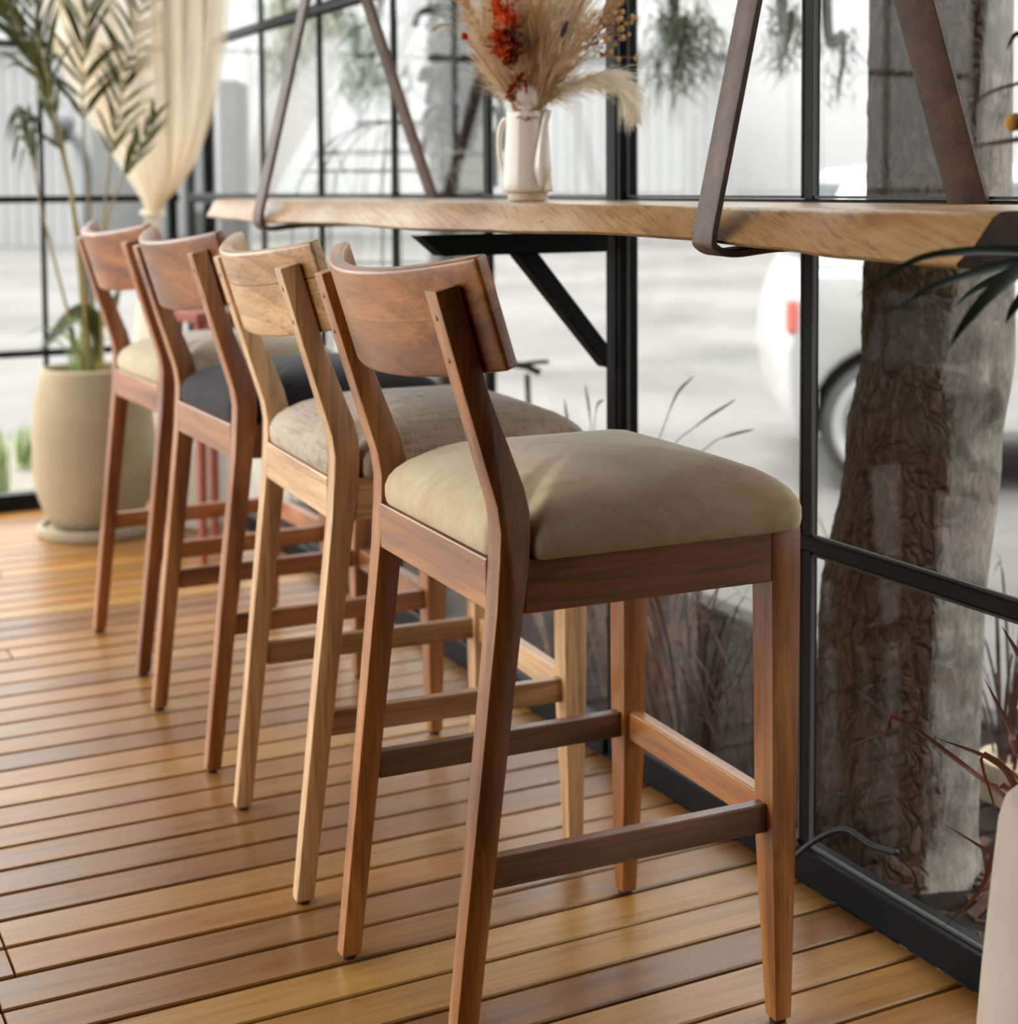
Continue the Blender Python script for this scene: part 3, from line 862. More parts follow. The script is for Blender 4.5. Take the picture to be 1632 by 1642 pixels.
# orange and rust leaf sprays
def leafspray(name, path, leaves, mat, size, label, seed, star=True):
    r = random.Random(seed)
    root = empty(name, path[0], 0, label, 'dried flower')
    P = spline(path, 30); o = Vector(path[0])
    bm = BM(); tube(bm, [p - o for p in P], .0012, 5); obj('stalk', bm, M['straw'], root)
    bm = BM()
    for q in range(leaves):
        u = r.uniform(.35 if mat != M['orange'] else .6, 1); p = P[int(u * 30)] + Vector((r.uniform(-1, 1), r.uniform(-1, 1), r.uniform(-1, 1))) * .012
        for k in range(4):
            d = Vector((r.uniform(-1, 1), r.uniform(-1, 1), r.uniform(-.6, 1))).normalized() * size * r.uniform(.6, 1.2)
            blade(bm, [p - o, p + d * .35 - o, p + d * .7 + Vector((0, 0, -.002)) - o, p + d - o], size * .26, side=(r.uniform(-1, 1), r.uniform(-1, 1), .3), fold=.3, wf=lambda u: math.sin(PI * min(.98, u * .85 + .12)))
    obj('leaves', bm, mat, root)
b0 = MOUTH
leafspray('orange_spray', [b0, im(-.012, 0, -.02), im(-.032, .07, -.055), im(-.038, .13, -.065), im(-.028, .2, -.065)], 26, M['orange'], .026, 'bright orange dried leaf spray in the white pitcher', 5)
leafspray('rust_spray', [b0, im(-.008, 0, -.024), im(-.02, .05, -.06), im(-.022, .1, -.075), im(-.03, .135, -.078)], 34, M['rust'], .016, 'dark rust-red dried spray low in the middle of the bouquet', 6)
# white ball flower, seed pods, orange berry, curly sprig, dark pod
def simple_thing(name, label, cat, o): return empty(name, o, 0, label, cat)
c = im(-.002, .021, -.036)
root = simple_thing('ball_flower', 'fluffy white ball flower just above the pitcher rim', 'dried flower', MOUTH)
bm = BM(); tube(bm, [(0, 0, 0), im(-.002, .0, -.03) - MOUTH, c - MOUTH], .0012, 6); obj('stalk', bm, M['straw'], root)
bm = BM()
r = random.Random(9)
ico(bm, c - MOUTH, .0185, 3)
for v in bm.verts: v.co += (v.co - (c - MOUTH)).normalized() * r.uniform(-.001, .0024)
for q in range(1500):
    d = Vector((r.gauss(0, 1), r.gauss(0, 1), r.gauss(0, 1))).normalized(); s = d.orthogonal().normalized() * .0005
    p = c - MOUTH + d * .018
    v = [bm.verts.new(x) for x in (p - s, p + s, p + d * r.uniform(.003, .008))]; bm.faces.new(v)
obj('flower_head', bm, translucent('white_fluff', srgb(244, 238, 226), srgb(250, 246, 238), .3, 9, 0, .8), root)
root = simple_thing('seed_pod_sprig', 'tan sprig of small round seed pods at the bouquet right side, before the black post', 'dried flower', MOUTH)
P0 = [MOUTH, im(.02, 0, -.01), im(.075, .07, -.02), im(.13, .125, -.03)]
bm = BM(); tube(bm, [p - MOUTH for p in spline(P0, 20)], .001, 5)
for q in range(26):
    a = im(.105 + r.uniform(-.01, .01), .10 + r.uniform(-.02, .02), -.03); e = im(.125 + r.uniform(0, .06), .085 + r.uniform(0, .085), -.03 + r.uniform(-.02, .02))
    tube(bm, [a - MOUTH, a.lerp(e, .5) + Vector((0, 0, .004)) - MOUTH, e - MOUTH], .0006, 4)
    bm2 = BM(); ico(bm2, e - MOUTH, r.uniform(.0035, .0052), 2, (1, 1, 1.15)); obj('pod', bm2, M['pod'], root, smooth=True)
obj('stalk', bm, M['straw'], root)
root = simple_thing('berry_sprig', 'thin sprig tipped with one orange berry on the bouquet left side', 'dried flower', MOUTH)
P0 = spline([MOUTH, im(-.02, 0, -.03), im(-.06, .065, -.05), im(-.104, .122, -.06)], 20)
bm = BM(); tube(bm, [p - MOUTH for p in P0], .001, 5); obj('stalk', bm, M['straw'], root)
bm = BM(); ico(bm, P0[-1] - MOUTH, .0065, 2); obj('berry', bm, M['orange'], root, smooth=True)
root = simple_thing('curly_sprig', 'thin curly brown grass sprig reaching far left of the bouquet', 'dried flower', MOUTH)
P0 = spline([MOUTH, im(-.022, 0, -.02), im(-.08, .1, -.03), im(-.13, .142, -.03), im(-.16, .137, -.03)], 40)
bm = BM(); tube(bm, [p - MOUTH for p in P0], .0008, 5)
for k in range(6):
    a = P0[30 + k]; tube(bm, [(a + Vector((0, 0, .004 * math.sin(j))) + RH * (-.006 * j * .5) + Vector((0, 0, -.001 * j * k * .4)) - MOUTH) for j in range(6)], .0006, 4)
obj('stalk', bm, M['plume3'], root)
root = simple_thing('dark_pod', 'small blue-black dried pod in the upper right of the bouquet', 'dried flower', MOUTH)
P0 = spline([MOUTH, im(.01, 0, -.03), im(.045, .09, -.08), im(.062, .135, -.085)], 20)
bm = BM(); tube(bm, [p - MOUTH for p in P0], .001, 5); obj('stalk', bm, M['straw'], root)
bm = BM(); tube(bm, [P0[-4] - MOUTH, P0[-2] - MOUTH, P0[-1] - MOUTH + RH * .004 + Vector((0, 0, .008))], [.002, .0055, .003], 8)
obj('pod', bm, plain('dark_pod', srgb(40, 40, 52), .6), root, smooth=True)

# ------------------------------------------------------------------ big planter with palm
PX, PY = -3.02, -.36
bm = BM(); lathe(bm, [(.165, 0), (.17, .004), (.172, .026), (.168, .03), (.155, .03), (.15, .018)], 48, (PX, PY, 0))
sc = obj('plant_saucer', bm, M['saucer'], angle=40); tag(sc, 'round pale saucer on the floor under the big clay planter', 'saucer')
palm = empty('potted_palm', (PX, PY, .022), 0, 'tall green palm in a big rounded beige clay planter near the curtain', 'plant')
bm = BM()
lathe(bm, [(.105, .0), (.125, .006), (.150, .045), (.172, .11), (.182, .19), (.181, .28), (.172, .37), (.160, .43), (.151, .462), (.149, .474), (.141, .478), (.136, .470), (.138, .44), (.14, .37)], 56)
obj('pot', bm, M['clay'], palm, smooth=True)
bm = BM(); lathe(bm, [(.001, .385), (.06, .388), (.128, .38)], 32)
obj('soil', bm, M['soil'], palm, smooth=True)
PB = Vector((PX, PY, .022))
def pp(px, z, dd=0.0):   # right (metres), height above floor, away
    return Vector((0, 0, z - .022)) + RH * px + FH * dd
def frond(path, n, ln, w, seed, droop=.5, start=.35):
    r = random.Random(seed)
    P = spline(path, 60)
    fr = empty('frond', (0, 0, 0)); fr.parent = palm
    bm = BM(); tube(bm, P, [lerp(.0055, .0016, k / 60) for k in range(61)], 7)
    st = obj('stem', bm, M['stem'], fr, smooth=True)
    bm = BM()
    for k in range(n):
        u = start + (1 - start) * (k + .5) / n
        i = min(int(u * 60), 59); p = P[i]; t = (P[i + 1] - P[i]).normalized()
        sd = t.cross(Vector((0, 0, 1)))
        sd = sd.normalized() if sd.length > .05 else RH.copy()
        if abs(sd.dot(RH)) < .4: sd = (sd + RH * (.8 if sd.dot(RH) >= 0 else -.8)).normalized()
        for s in (-1, 1):
            L = ln * (math.sin(PI * min(1, .18 + .75 * (k + .5) / n)) ** .7) * r.uniform(.7, 1.2)
            d = (t * r.uniform(.9, 1.25) + sd * s * r.uniform(.7, 1.05) + FH * r.uniform(-.3, .3) + Vector((0, 0, r.uniform(-.25, .2)))).normalized()
            e = p + d * L + Vector((0, 0, -droop * L))
            m1 = p + d * L * .4 + Vector((0, 0, -droop * L * .06)); m2 = p + d * L * .75 + Vector((0, 0, -droop * L * .4))
            blade(bm, spline([p, m1, m2, e], 7), w, side=(FH * -1 + Vector((0, 0, .35))), fold=.25)
    obj('leaflets', bm, M['palm'], fr)
frond([pp(.0, .46), pp(-.03, .85, .02), pp(-.08, 1.15, .0), pp(-.15, 1.42, -.03), pp(-.25, 1.68, -.06)], 17, .29, .0062, 1, .3, .5)
frond([pp(.01, .46), pp(.0, .9, .02), pp(-.01, 1.2, .0), pp(.0, 1.5, .0), pp(.06, 1.8, .02)], 17, .28, .0062, 2, .25, .52)
frond([pp(-.01, .46), pp(-.02, .9, -.05), pp(-.06, 1.25, -.1), pp(-.12, 1.55, -.12), pp(-.16, 1.9, -.12)], 17, .28, .0062, 3, .2, .5)
frond([pp(.02, .46), pp(.03, .85, .03), pp(.05, 1.10, .06), pp(.11, 1.40, .06), pp(.19, 1.68, .05)], 16, .26, .006, 4, .25, .52)
frond([pp(-.02, .46), pp(-.09, .75, .0), pp(-.14, 1.0, -.02), pp(-.155, 1.14, -.03), pp(-.17, 1.25, -.04)], 11, .21, .007, 5, 1.0, .72)
frond([pp(.03, .46), pp(.045, .8, -.03), pp(.07, .95, -.05), pp(.12, 1.06, -.06), pp(.23, 1.27, -.05)], 7, .13, .007, 6, -.05, .76)
frond([pp(-.02, .46), pp(-.05, .9, .03), pp(-.12, 1.3, .05), pp(-.24, 1.55, .05), pp(-.38, 1.66, .05)], 16, .26, .006, 7, .4, .55)
for k, (a, b, c_) in enumerate([(pp(.02, .58), pp(-.03, .66), pp(-.155, .55)), (pp(.02, .6), pp(.06, .66), pp(.09, .74))]):
    fr = empty('leaf', (0, 0, 0)); fr.parent = palm
    bm = BM(); blade(bm, spline([pp(0, .45), a, b, c_], 16), .032 if k == 0 else .018, side=(-FH + Vector((0, 0, .8))), fold=.3, wf=lambda u: .1 if u < .3 else math.sin(PI * (u - .28) / .74) + .02)
    obj('leaf_blade', bm, M['palm'], fr)
bm = BM(); r = random.Random(21)
for k in range(12):
    a = r.uniform(0, 2 * PI); L = r.uniform(.14, .26)
    d = RH * r.uniform(-1, .5) + FH * r.uniform(-.6, .6)
    p = pp(-.03 + r.uniform(-.05, .05), .45)
    blade(bm, spline([p, p + Vector((0, 0, L * .6)) + d * L * .15, p + Vector((0, 0, L * .8)) + d * L * .5, p + Vector((0, 0, L * .62)) + d * L * .95], 8), .0035, side=-FH, fold=.2)
obj('undergrowth', bm, M['grass'], palm)

# small white pot beyond it
bm = BM(); lathe(bm, [(.05, 0), (.06, .004), (.072, .06), (.084, .15), (.089, .22), (.087, .26), (.081, .266), (.076, .25), (.07, .2)], 40, (-2.93, -.055, 0))
wp = obj('white_planter', bm, M['white_pot'], angle=40); tag(wp, 'small round white planter on the floor behind the stool legs', 'planter')

# ------------------------------------------------------------------ sheer curtain, gathered in a tie
cur = empty('curtain', (-3.22, -.11, .93), 0, 'sheer beige curtain swept to a gathered tie in the window corner', 'curtain')
o_ = Vector((-3.22, -.11, .93))
bm = BM()
TIE = Vector((-3.24, -.115, .955))
L_edge = [Vector((-3.36, -.62, 2.6)), Vector((-3.35, -.50, 2.0)), Vector((-3.33, -.41, 1.62)), Vector((-3.31, -.315, 1.33)), Vector((-3.28, -.19, 1.1)), Vector((-3.25, -.135, .985)), TIE + Vector((0, -.022, 0))]
R_edge = [Vector((-2.62, .0, 2.6)), Vector((-2.66, -.005, 2.0)), Vector((-2.72, -.01, 1.58)), Vector((-2.86, -.015, 1.3)), Vector((-3.07, -.03, 1.1)), Vector((-3.2, -.085, .985)), TIE + Vector((.012, .022, 0))]
NL, NU = 60, 96
LE, RE = spline(L_edge, NL), spline(R_edge, NL)
rows = []
for j in range(NL + 1):
    row = []
    a, b = LE[j], RE[j]
    wd = (b - a).length; nrm = Vector((b.y - a.y, -(b.x - a.x), 0)).normalized()
    for k in range(NU + 1):
        u = k / NU
        amp = min(.035, wd * .055) + .006
        fold = math.sin(u * 2 * PI * 8.5 + .8 * math.sin(u * 7 + j * .02)) * amp + .4 * amp * math.sin(u * 2 * PI * 17 + 1.3)
        sagv = Vector((0, 0, -.03 * math.sin(PI * u) * (1 - j / NL)))
        row.append(a.lerp(b, u) + nrm * fold + sagv - o_)
    rows.append(row)
# tail below the tie
for j in range(1, 31):
    t = j / 30
    row = []
    for k in range(NU + 1):
        u = k / NU
        a = TIE + Vector((0, -.022 - .05 * min(1, t * 1.6), 0)); b = TIE + Vector((.012 + .03 * min(1, t * 2), .022 + .012 * min(1, t * 2), 0))
        p = a.lerp(b, u); p.z = TIE.z - t * .85
        nrm = Vector((1, -.3, 0)).normalized()
        row.append(p + nrm * (math.sin(u * 2 * PI * 6.5) * (.009 + .010 * t)) + Vector((0, -.02 * t, 0)) - o_)
    rows.append(row)
loft(bm, rows, closed=False)
obj('cloth', bm, M['curtain'], cur, smooth=True)
bm = BM()
ring = [TIE - o_ + Vector((.006 + .026 * math.cos(a), .034 * math.sin(a), .004 * math.sin(a * 2))) for a in [2 * PI * k / 24 for k in range(25)]]
tube(bm, ring, .007, 8)
obj('tie_band', bm, M['curtain'], cur, smooth=True)
bm = BM(); tube(bm, [Vector((-3.38, -.8, 2.57)) - o_, Vector((-3.3, -.3, 2.57)) - o_, Vector((-2.9, -.03, 2.57)) - o_, Vector((-2.4, .0, 2.57)) - o_], .008, 8)
obj('curtain_rod', bm, M['iron'], cur, smooth=True)

# ------------------------------------------------------------------ pot and plants at the right edge, near the camera
FX, FY = .638, -.165
fg = empty('potted_dracaena', (FX, FY, 0), 0, 'tall sand-grey planter with dark strap leaves at the right edge', 'plant')
bm = BM()
lathe(bm, [(.105, 0), (.118, .003), (.123, .02), (.119, .12), (.110, .25), (.100, .36), (.096, .40), (.091, .418), (.082, .427), (.074, .424), (.070, .405), (.068, .38)], 56)
obj('pot', bm, M['clay2'], fg, smooth=True)
bm = BM(); lathe(bm, [(.001, .385), (.069, .38)], 28); obj('soil', bm, M['soil'], fg)
FO = Vector((FX, FY, 0))
def ff(px, py, d):   # a point of the plant from its bearing: metres right, metres up, metres away, seen from where the photographer stands
    p = Vector((CAM.x, CAM.y, CAM.z)) + (fw + rt2 * ((px - CX) / F_PX) + up2 * ((CY - py) / F_PX)) * d
    return p - FO
HEAD = ff(1735, 415, 1.42)
bm = BM(); tube(bm, spline([Vector((0, 0, .38)), Vector((.01, .0, .6)), HEAD + Vector((0, 0, -.05)), HEAD], 14), [.014] * 8 + [.012] * 7, 10)
obj('cane', bm, M['bark2'], fg, smooth=True)
for pts_, w in (([(1660, 404, 1.41), (1590, 402, 1.39), (1530, 405, 1.37), (1478, 413, 1.36), (1425, 440, 1.355), (1372, 476, 1.35)], .0058), ([(1650, 419, 1.39), (1570, 436, 1.36), (1490, 463, 1.33), (1438, 496, 1.32)], .0062),
               ([(1650, 425, 1.38), (1590, 468, 1.35), (1545, 520, 1.33), (1520, 560, 1.32)], .0088), ([(1650, 428, 1.44), (1600, 446, 1.46), (1560, 466, 1.47), (1530, 492, 1.48)], .006),
               ([(1680, 440, 1.4), (1645, 470, 1.38), (1622, 498, 1.37), (1612, 520, 1.37)], .008), ([(1700, 300, 1.4), (1660, 110, 1.42), (1632, 55, 1.42), (1612, 82, 1.42)], .007),
               ([(1760, 480, 1.35), (1790, 560, 1.32), (1810, 660, 1.31)], .01), ([(1800, 380, 1.4), (1870, 350, 1.38), (1940, 400, 1.37)], .01), ([(1770, 320, 1.42), (1820, 220, 1.4), (1900, 190, 1.38)], .01)):
    bm = BM(); blade(bm, spline([HEAD] + [ff(*q) for q in pts_], 18), w * .85, side=(-FH + Vector((0, 0, .45))), fold=.35)
    lf = obj('leaf', bm, M['dgreen'], fg)
for pts_, w in (([(1700, 120, 1.36), (1632, 134, 1.34), (1570, 158, 1.33), (1531, 210, 1.32)], .0022), ([(1720, 212, 1.3), (1632, 224, 1.26), (1580, 232, 1.24), (1530, 238, 1.22)], .0035),
               ([(1700, 190, 1.42), (1650, 200, 1.42), (1618, 212, 1.42)], .0022)):
    bm = BM(); blade(bm, spline([HEAD + Vector((0, 0, .02))] + [ff(*q) for q in pts_], 22), w * .9, side=(-FH + Vector((0, 0, .3))), fold=.2)
    tag(obj('leaf', bm, M['redleaf'], fg), 'reddish grass-like leaf')
bm = BM(); tube(bm, spline([HEAD, ff(1690, 260, 1.42), ff(1640, 200, 1.42), ff(1612, 199, 1.42)], 10), [.0012] * 6 + [.004, .0075, .009, .008, .004], 8)
tag(obj('flower_spike', bm, plain('ochre_flower', srgb(196, 148, 62), .8), fg, smooth=True), 'ochre yellow flower spike')

# cable on the floor by the window
bm = BM()
cp = spline([(-.02, -.055, .006), (-.1, -.03, .010), (-.085, .0, .045), (-.055, .03, .088), (-.02, .055, .112), (.03, .063, .106), (.08, .066, .114)], 40)
tube(bm, cp, .0045, 8)
tag(obj('power_cable', bm, M['cable'], smooth=True), 'thin black cable rising off the floor behind the nearest stool leg', 'cable')

# ------------------------------------------------------------------ outdoors
bm = BM(); n = 1
vs = [bm.verts.new(p) for p in ((-90, -40, -.36), (60, -40, -.36), (60, 90, -.36), (-90, 90, -.36))]; bm.faces.new(vs)
tag(obj('ground', bm, M['street']), kind='structure')
bm = BM()
nx, ny = 90, 14
g = [[bm.verts.new((lerp(-3.3, 3.6, a / nx), lerp(.10, .98, b / ny), -.11 + (0 if b in (0, ny) else rnd.uniform(-.012, .018)))) for b in range(ny + 1)] for a in range(nx + 1)]
for a in range(nx):
    for b in range(ny): bm.faces.new((g[a][b], g[a + 1][b], g[a + 1][b + 1], g[a][b + 1]))
tag(obj('garden_bed', bm, M['mulch'], smooth=False), 'dark bark mulch bed outside along the glass', 'garden bed', kind='stuff')
bm = BM(); box(bm, -3.3, 3.6, .98, 1.05, -.36, -.09); bevel(bm, .008, 2)
tag(obj('curb', bm, M['concrete']), kind='structure')
bm = BM(); box(bm, -5.4, -3.5, -3.5, 1.0, -.36, -.07); bevel(bm, .01, 1)
tag(obj('gravel_strip', bm, M['gravel']), kind='structure')
bm = BM(); box(bm, -5.4, .6, -9, -3.5, -.36, -.06)  # added pale slab out of view, bounces daylight up into the room
tag(obj('light_bounce_slab', bm, plain('bounce_slab_paving', srgb(176, 172, 164), .8, .2, 0, .06, 3)), kind='structure')
# mulch chips near the glass
r = random.Random(31)
bm = BM()
for k in range(420):
    c = Vector((r.uniform(-.7, .75), r.uniform(.115, .6), -.095)); L = r.uniform(.015, .05); a = r.uniform(0, PI)
    m_ = Matrix.Translation(c) @ Matrix.Rotation(a, 4, 'Z') @ Matrix.Rotation(r.uniform(-.5, .5), 4, 'X') @ Matrix.Rotation(r.uniform(-.4, .4), 4, 'Y') @ Matrix.Diagonal((L, L * .35, L * .18, 1))
    bmesh.ops.create_cube(bm, size=1.0, matrix=m_)
tag(obj('bark_chips', bm, plain('chips', srgb(70, 52, 42), .9, .1, 0, .45, 30)), 'loose bark chips scattered over the mulch bed by the glass', 'bark chips', kind='stuff')

# big tree beside the glass, its drooping needle branches over the street
TB = street_pt(.640, 2.57, -.13)
tree = empty('tree', TB, 0, 'big tree trunk with peeling bark standing just outside the glass', 'tree')
def prof_at(T, z):
    for a, b in zip(T[:-1], T[1:]):
        if z <= b[0]:
            t = (z - a[0]) / (b[0] - a[0]); t = t * t * (3 - 2 * t) if True else t
            return lerp(a[1], b[1], t)
    return T[-1][1]
T_LEAN = [(0, -.004), (.13, .003), (.44, .015), (.73, .049), (.89, .0715), (1.26, .0705), (3.8, .08)]
T_RAD = [(0, .155), (.10, .138), (.44, .132), (.73, .123), (.89, .120), (1.26, .113), (3.8, .1)]
bm = BM()
rings = []
NZ, NA = 190, 150
for j in range(NZ + 1):
    z = 1.4 * j / 150 if j <= 150 else lerp(1.4, 3.6, (j - 150) / 40)
    lean = RH * prof_at(T_LEAN, z)
    rad = prof_at(T_RAD, z)
    ring = []
    for k in range(NA):
        a = 2 * PI * k / NA
        d = Vector((math.cos(a), math.sin(a), 0))
        rs = max(0, min(1, d.dot(-RH) * 2.2 + .35 * math.sin(z * 7)))
        w = 1 + .022 * math.sin(3 * a + z * 1.3) + .012 * math.sin(7 * a - z * 3) + rs * (.016 * math.sin(31 * a + 6 * math.sin(z * 7)) * math.sin(z * 37 + 5 * math.sin(a * 5)) + .012)
        w += .012 * r.uniform(-1, 1) * rs
        if d.dot(FH) < 0:      # healed branch scar: a raised lip round a sunken oval
            q = ((rad * d.dot(RH) - .058) / .034) ** 2 + ((z - .78) / .058) ** 2
            w += .045 * math.exp(-((q - 1) / .4) ** 2) - .05 * math.exp(-q * 2.5)
        ring.append(d * rad * w + lean + Vector((0, 0, z)))
    rings.append(ring)
loft(bm, rings)
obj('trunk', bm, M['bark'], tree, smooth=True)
def hanging(px, py_top, py_bot, d, width, n, seed, mat):
    r = random.Random(seed)
    top = ff(px, py_top, d) + FO - TB; bot = ff(px + r.uniform(-20, 40), py_bot, d) + FO - TB
    start = Vector((0, 0, 3.55))
    P = spline([start, start.lerp(top, .5) + Vector((0, 0, .8)), top, top.lerp(bot, .5) + RH * .03, bot], 50)
    bm = BM(); tube(bm, P, [lerp(.03, .004, k / 50) for k in range(51)], 6)
    br = obj('branch', bm, M['bark2'], tree, smooth=True)
    bm = BM()
    for q in range(n):
        u = r.uniform(.45, 1); i = min(int(u * 50), 49); p = P[i] + Vector((r.gauss(0, 1), r.gauss(0, 1), r.gauss(0, .6))) * width * .22
        dd = Vector((r.gauss(0, .7), r.gauss(0, .7), -1.0)).normalized() * r.uniform(.5, 1.1) * width * .55
        s = dd.orthogonal().normalized() * r.uniform(.002, .004) * d / 5
        v = [bm.verts.new(x) for x in (p - s, p + s, p + dd)]; bm.faces.new(v)
    obj('needles', bm, mat, br)
for px, a, b, d, w, n, sd in ((465, -60, 110, 7.0, .32, 240, 1), (545, -50, 150, 6.0, .22, 420, 2), (600, 60, 160, 6.0, .16, 90, 22), (1085, -60, 130, 4.4, .22, 420, 3), (1255, -60, 110, 4.0, .14, 200, 4), (1325, -40, 160, 4.2, .10, 110, 5)):
    hanging(px, a, b, d, w, n, sd, M['needles'])

# bronze grasses outside, along the glass
def tuft(name, x, y, z, n, h, mat, label, cat, seed, spread=.6, w=.004, group=None):
    r = random.Random(seed)
    bm = BM()
    for k in range(n):
        a = r.uniform(0, 2 * PI); L = h * r.uniform(.5, 1.1); d = Vector((math.cos(a), math.sin(a) * .6, 0)) * r.uniform(.1, spread)
        p = Vector((r.uniform(-.03, .03), r.uniform(-.03, .03), 0))
        blade(bm, spline([p, p + Vector((0, 0, L * .5)) + d * L * .25, p + Vector((0, 0, L * .85)) + d * L * .6, p + Vector((0, 0, L * r.uniform(.7, 1.05))) + d * L * 1.05], 8), w * r.uniform(.6, 1.2), side=(d.x + .01, d.y, .2), fold=.2)
    o = obj(name, bm, mat, None, loc=(x, y, z))
    return tag(o, label, cat, group, 'thing')
gg = 'bronze grass clumps outside the glass'
M['drygrass2'] = translucent('dry_grass_pale', srgb(96, 72, 62), srgb(168, 138, 118), .2, 5, 0, .6)
for k, (x, y, h, n) in enumerate([(-.95, .35, .5, 30), (-.72, .26, .46, 34), (-.62, .55, .5, 30), (-.48, .22, .40, 30), (-1.25, .4, .55, 26), (-1.6, .35, .6, 22), (-1.15, .22, .5, 22), (-.40, .75, .5, 22)]):
    tuft('bronze_grass', x, y, -.11, n, h, M['drygrass'] if k % 2 else M['drygrass2'], 'bronze dried grass clump outside the glass between the counter post and the trunk', 'grass', 50 + k, .95, .0045, gg)
root = empty('seed_stalks', (-1.02, .3, -.11), 0, 'thin dry grass stalks rising outside above the nearest olive seat', 'grass')
SO = Vector((-1.02, .3, -.11))
for P0 in ([(1000, 900, 2.95), (1030, 775, 2.95), (1062, 690, 2.93), (1085, 632, 2.92), (1112, 603, 2.92)], [(1050, 880, 2.9), (1095, 760, 2.88), (1140, 712, 2.86), (1170, 698, 2.86), (1210, 688, 2.86)], [(1030, 860, 2.95), (1070, 730, 2.93), (1120, 680, 2.92), (1180, 640, 2.92)],
           [(960, 900, 3.1), (950, 740, 3.1), (946, 670, 3.1), (938, 615, 3.1)], [(955, 900, 3.1), (952, 720, 3.1), (956, 655, 3.1), (968, 640, 3.1)], [(940, 900, 3.05), (925, 730, 3.05), (912, 690, 3.05), (905, 640, 3.05)]):
    bm = BM(); tube(bm, spline([ff(*q) + FO - SO for q in P0], 16), [.0011] * 11 + [.0018, .0026, .003, .0028, .002, .0006], 5); obj('stalk', bm, M['straw2'], root)
# bronze cordyline outside at the right
bz = empty('bronze_cordyline', (.30, .36, -.11), 0, 'spiky bronze cordyline outside the glass at the far right', 'plant')
BO = Vector((.30, .36, -.11))
for pts_, w in (([(1660, 1120, 1.95), (1632, 1050, 1.95), (1605, 1003, 1.95)], .007), ([(1650, 1230, 1.95), (1620, 1170, 1.95), (1578, 1088, 1.95)], .008), ([(1660, 1300, 1.93), (1600, 1225, 1.93), (1498, 1182, 1.93)], .007),
               ([(1640, 1285, 1.97), (1600, 1262, 1.98), (1570, 1250, 1.98)], .005), ([(1650, 1420, 1.93), (1590, 1370, 1.94), (1508, 1318, 1.95)], .005), ([(1640, 1340, 1.94), (1570, 1430, 1.95), (1510, 1490, 1.96)], .005),
               ([(1600, 1220, 1.97), (1590, 1280, 1.97), (1620, 1340, 1.96)], .003), ([(1480, 1178, 2.02), (1420, 1174, 2.05), (1355, 1200, 2.08)], .004)):
    q = [ff(*p) + FO - BO for p in pts_]
    bm = BM(); blade(bm, spline([Vector((0, 0, .0)), Vector((0, 0, .12))] + q, 20), w, side=(-FH + Vector((0, 0, .4))), fold=.3)
    obj('leaf', bm, M['redleaf'], bz)
# cut stump with a pale top, white pot on it
bm = BM(); sx = ff(1640, 1215, 2.9) + FO
lathe(bm, [(.085, -.11 - sx.z), (.082, -.02), (.080, 0), (.001, .001)], 24)
st = obj('log_stump', bm, M['stumpwood'], loc=sx, smooth=False); tag(st, 'cut log stump with a pale top in the bed outside at the far right', 'stump')
bm = BM(); lathe(bm, [(.03, .0012), (.042, .05), (.05, .1), (.045, .1), (.02, .02)], 24)
tag(obj('flower_pot', bm, M['white_pot'], loc=sx + RH * .03, angle=40), 'white flower pot on the cut stump outside', 'pot')
# green grass tufts beyond the end window
for k, (x, y, h, lb) in enumerate([(-3.95, -.50, .30, 'green grass tuft outside the end window, nearest the planter'), (-4.05, -.62, .24, 'green grass tuft outside the end window at the left edge'), (-4.6, -.3, .2, 'green grass tuft farther out on the gravel beyond the end window')]):
    tuft('grass_tuft', x, y, -.07, 34, h, M['grass'], lb, 'grass', 80 + k, .45, .004)
tuft('grass_tuft', -3.9, .18, -.07, 26, .35, M['grass'], 'green grass tuft outside the window corner behind the stools', 'grass', 90, .5, .005)

# bent grey pipe, concrete gatepost and white post outside the corner
c0 = ff(138, 590, 8) + FO
root_z = -.36
bm = BM()
pts = [Vector((c0.x, c0.y, root_z)), ff(138, 420, 8) + FO, ff(138, 290, 8) + FO, ff(134, 250, 8) + FO, ff(122, 224, 8) + FO, ff(104, 214, 8) + FO]
pts = spline(pts, 24)
base = Vector((c0.x, c0.y, root_z))
pp_ = empty('bent_pipe', base, 0, 'bent grey pipe post outside, behind the palm', 'pipe')
tube(bm, [p - base for p in pts], .028, 10); obj('pipe', bm, M['greymetal'], pp_, smooth=True)
bm = BM(); e = ff(95, 205, 8) + FO - base; s0 = ff(112, 216, 8) + FO - base
tube(bm, [s0, s0.lerp(e, .3), e, e + (e - s0) * .2 + Vector((0, 0, -.02))], [.03, .075, .09, .085], 14); obj('hood', bm, M['greymetal'], pp_, smooth=True)
def post_box(name, pxa, pxb, d, ztop, mat, label, cat, dep=.3, zb=-.36):
    a = (pxa - CX) / F_PX * d; b = (pxb - CX) / F_PX * d
    c = street_pt((a + b) / 2, d); 
    bm = BM(); box(bm, -(b - a) / 2, (b - a) / 2, 0, dep, zb, ztop); bevel(bm, .01, 1)
    o = obj(name, bm, mat, loc=(c.x, c.y, 0), rz=math.atan2(RH.y, RH.x)); return tag(o, label, cat)
post_box('gatepost', 354, 386, 7.5, 1.55, M['concrete'], 'dark concrete gatepost outside, right of the window corner post', 'post')
post_box('white_post', 390, 404, 8.5, 1.82, M['render_white'], 'slim white post outside, right of the dark gatepost', 'post', .08)
post_box('garden_pillar', 688, 786, 6.2, 2.6, M['pillar'], 'pale weathered pillar outside, behind the leaning twigs left of the pitcher', 'pillar')
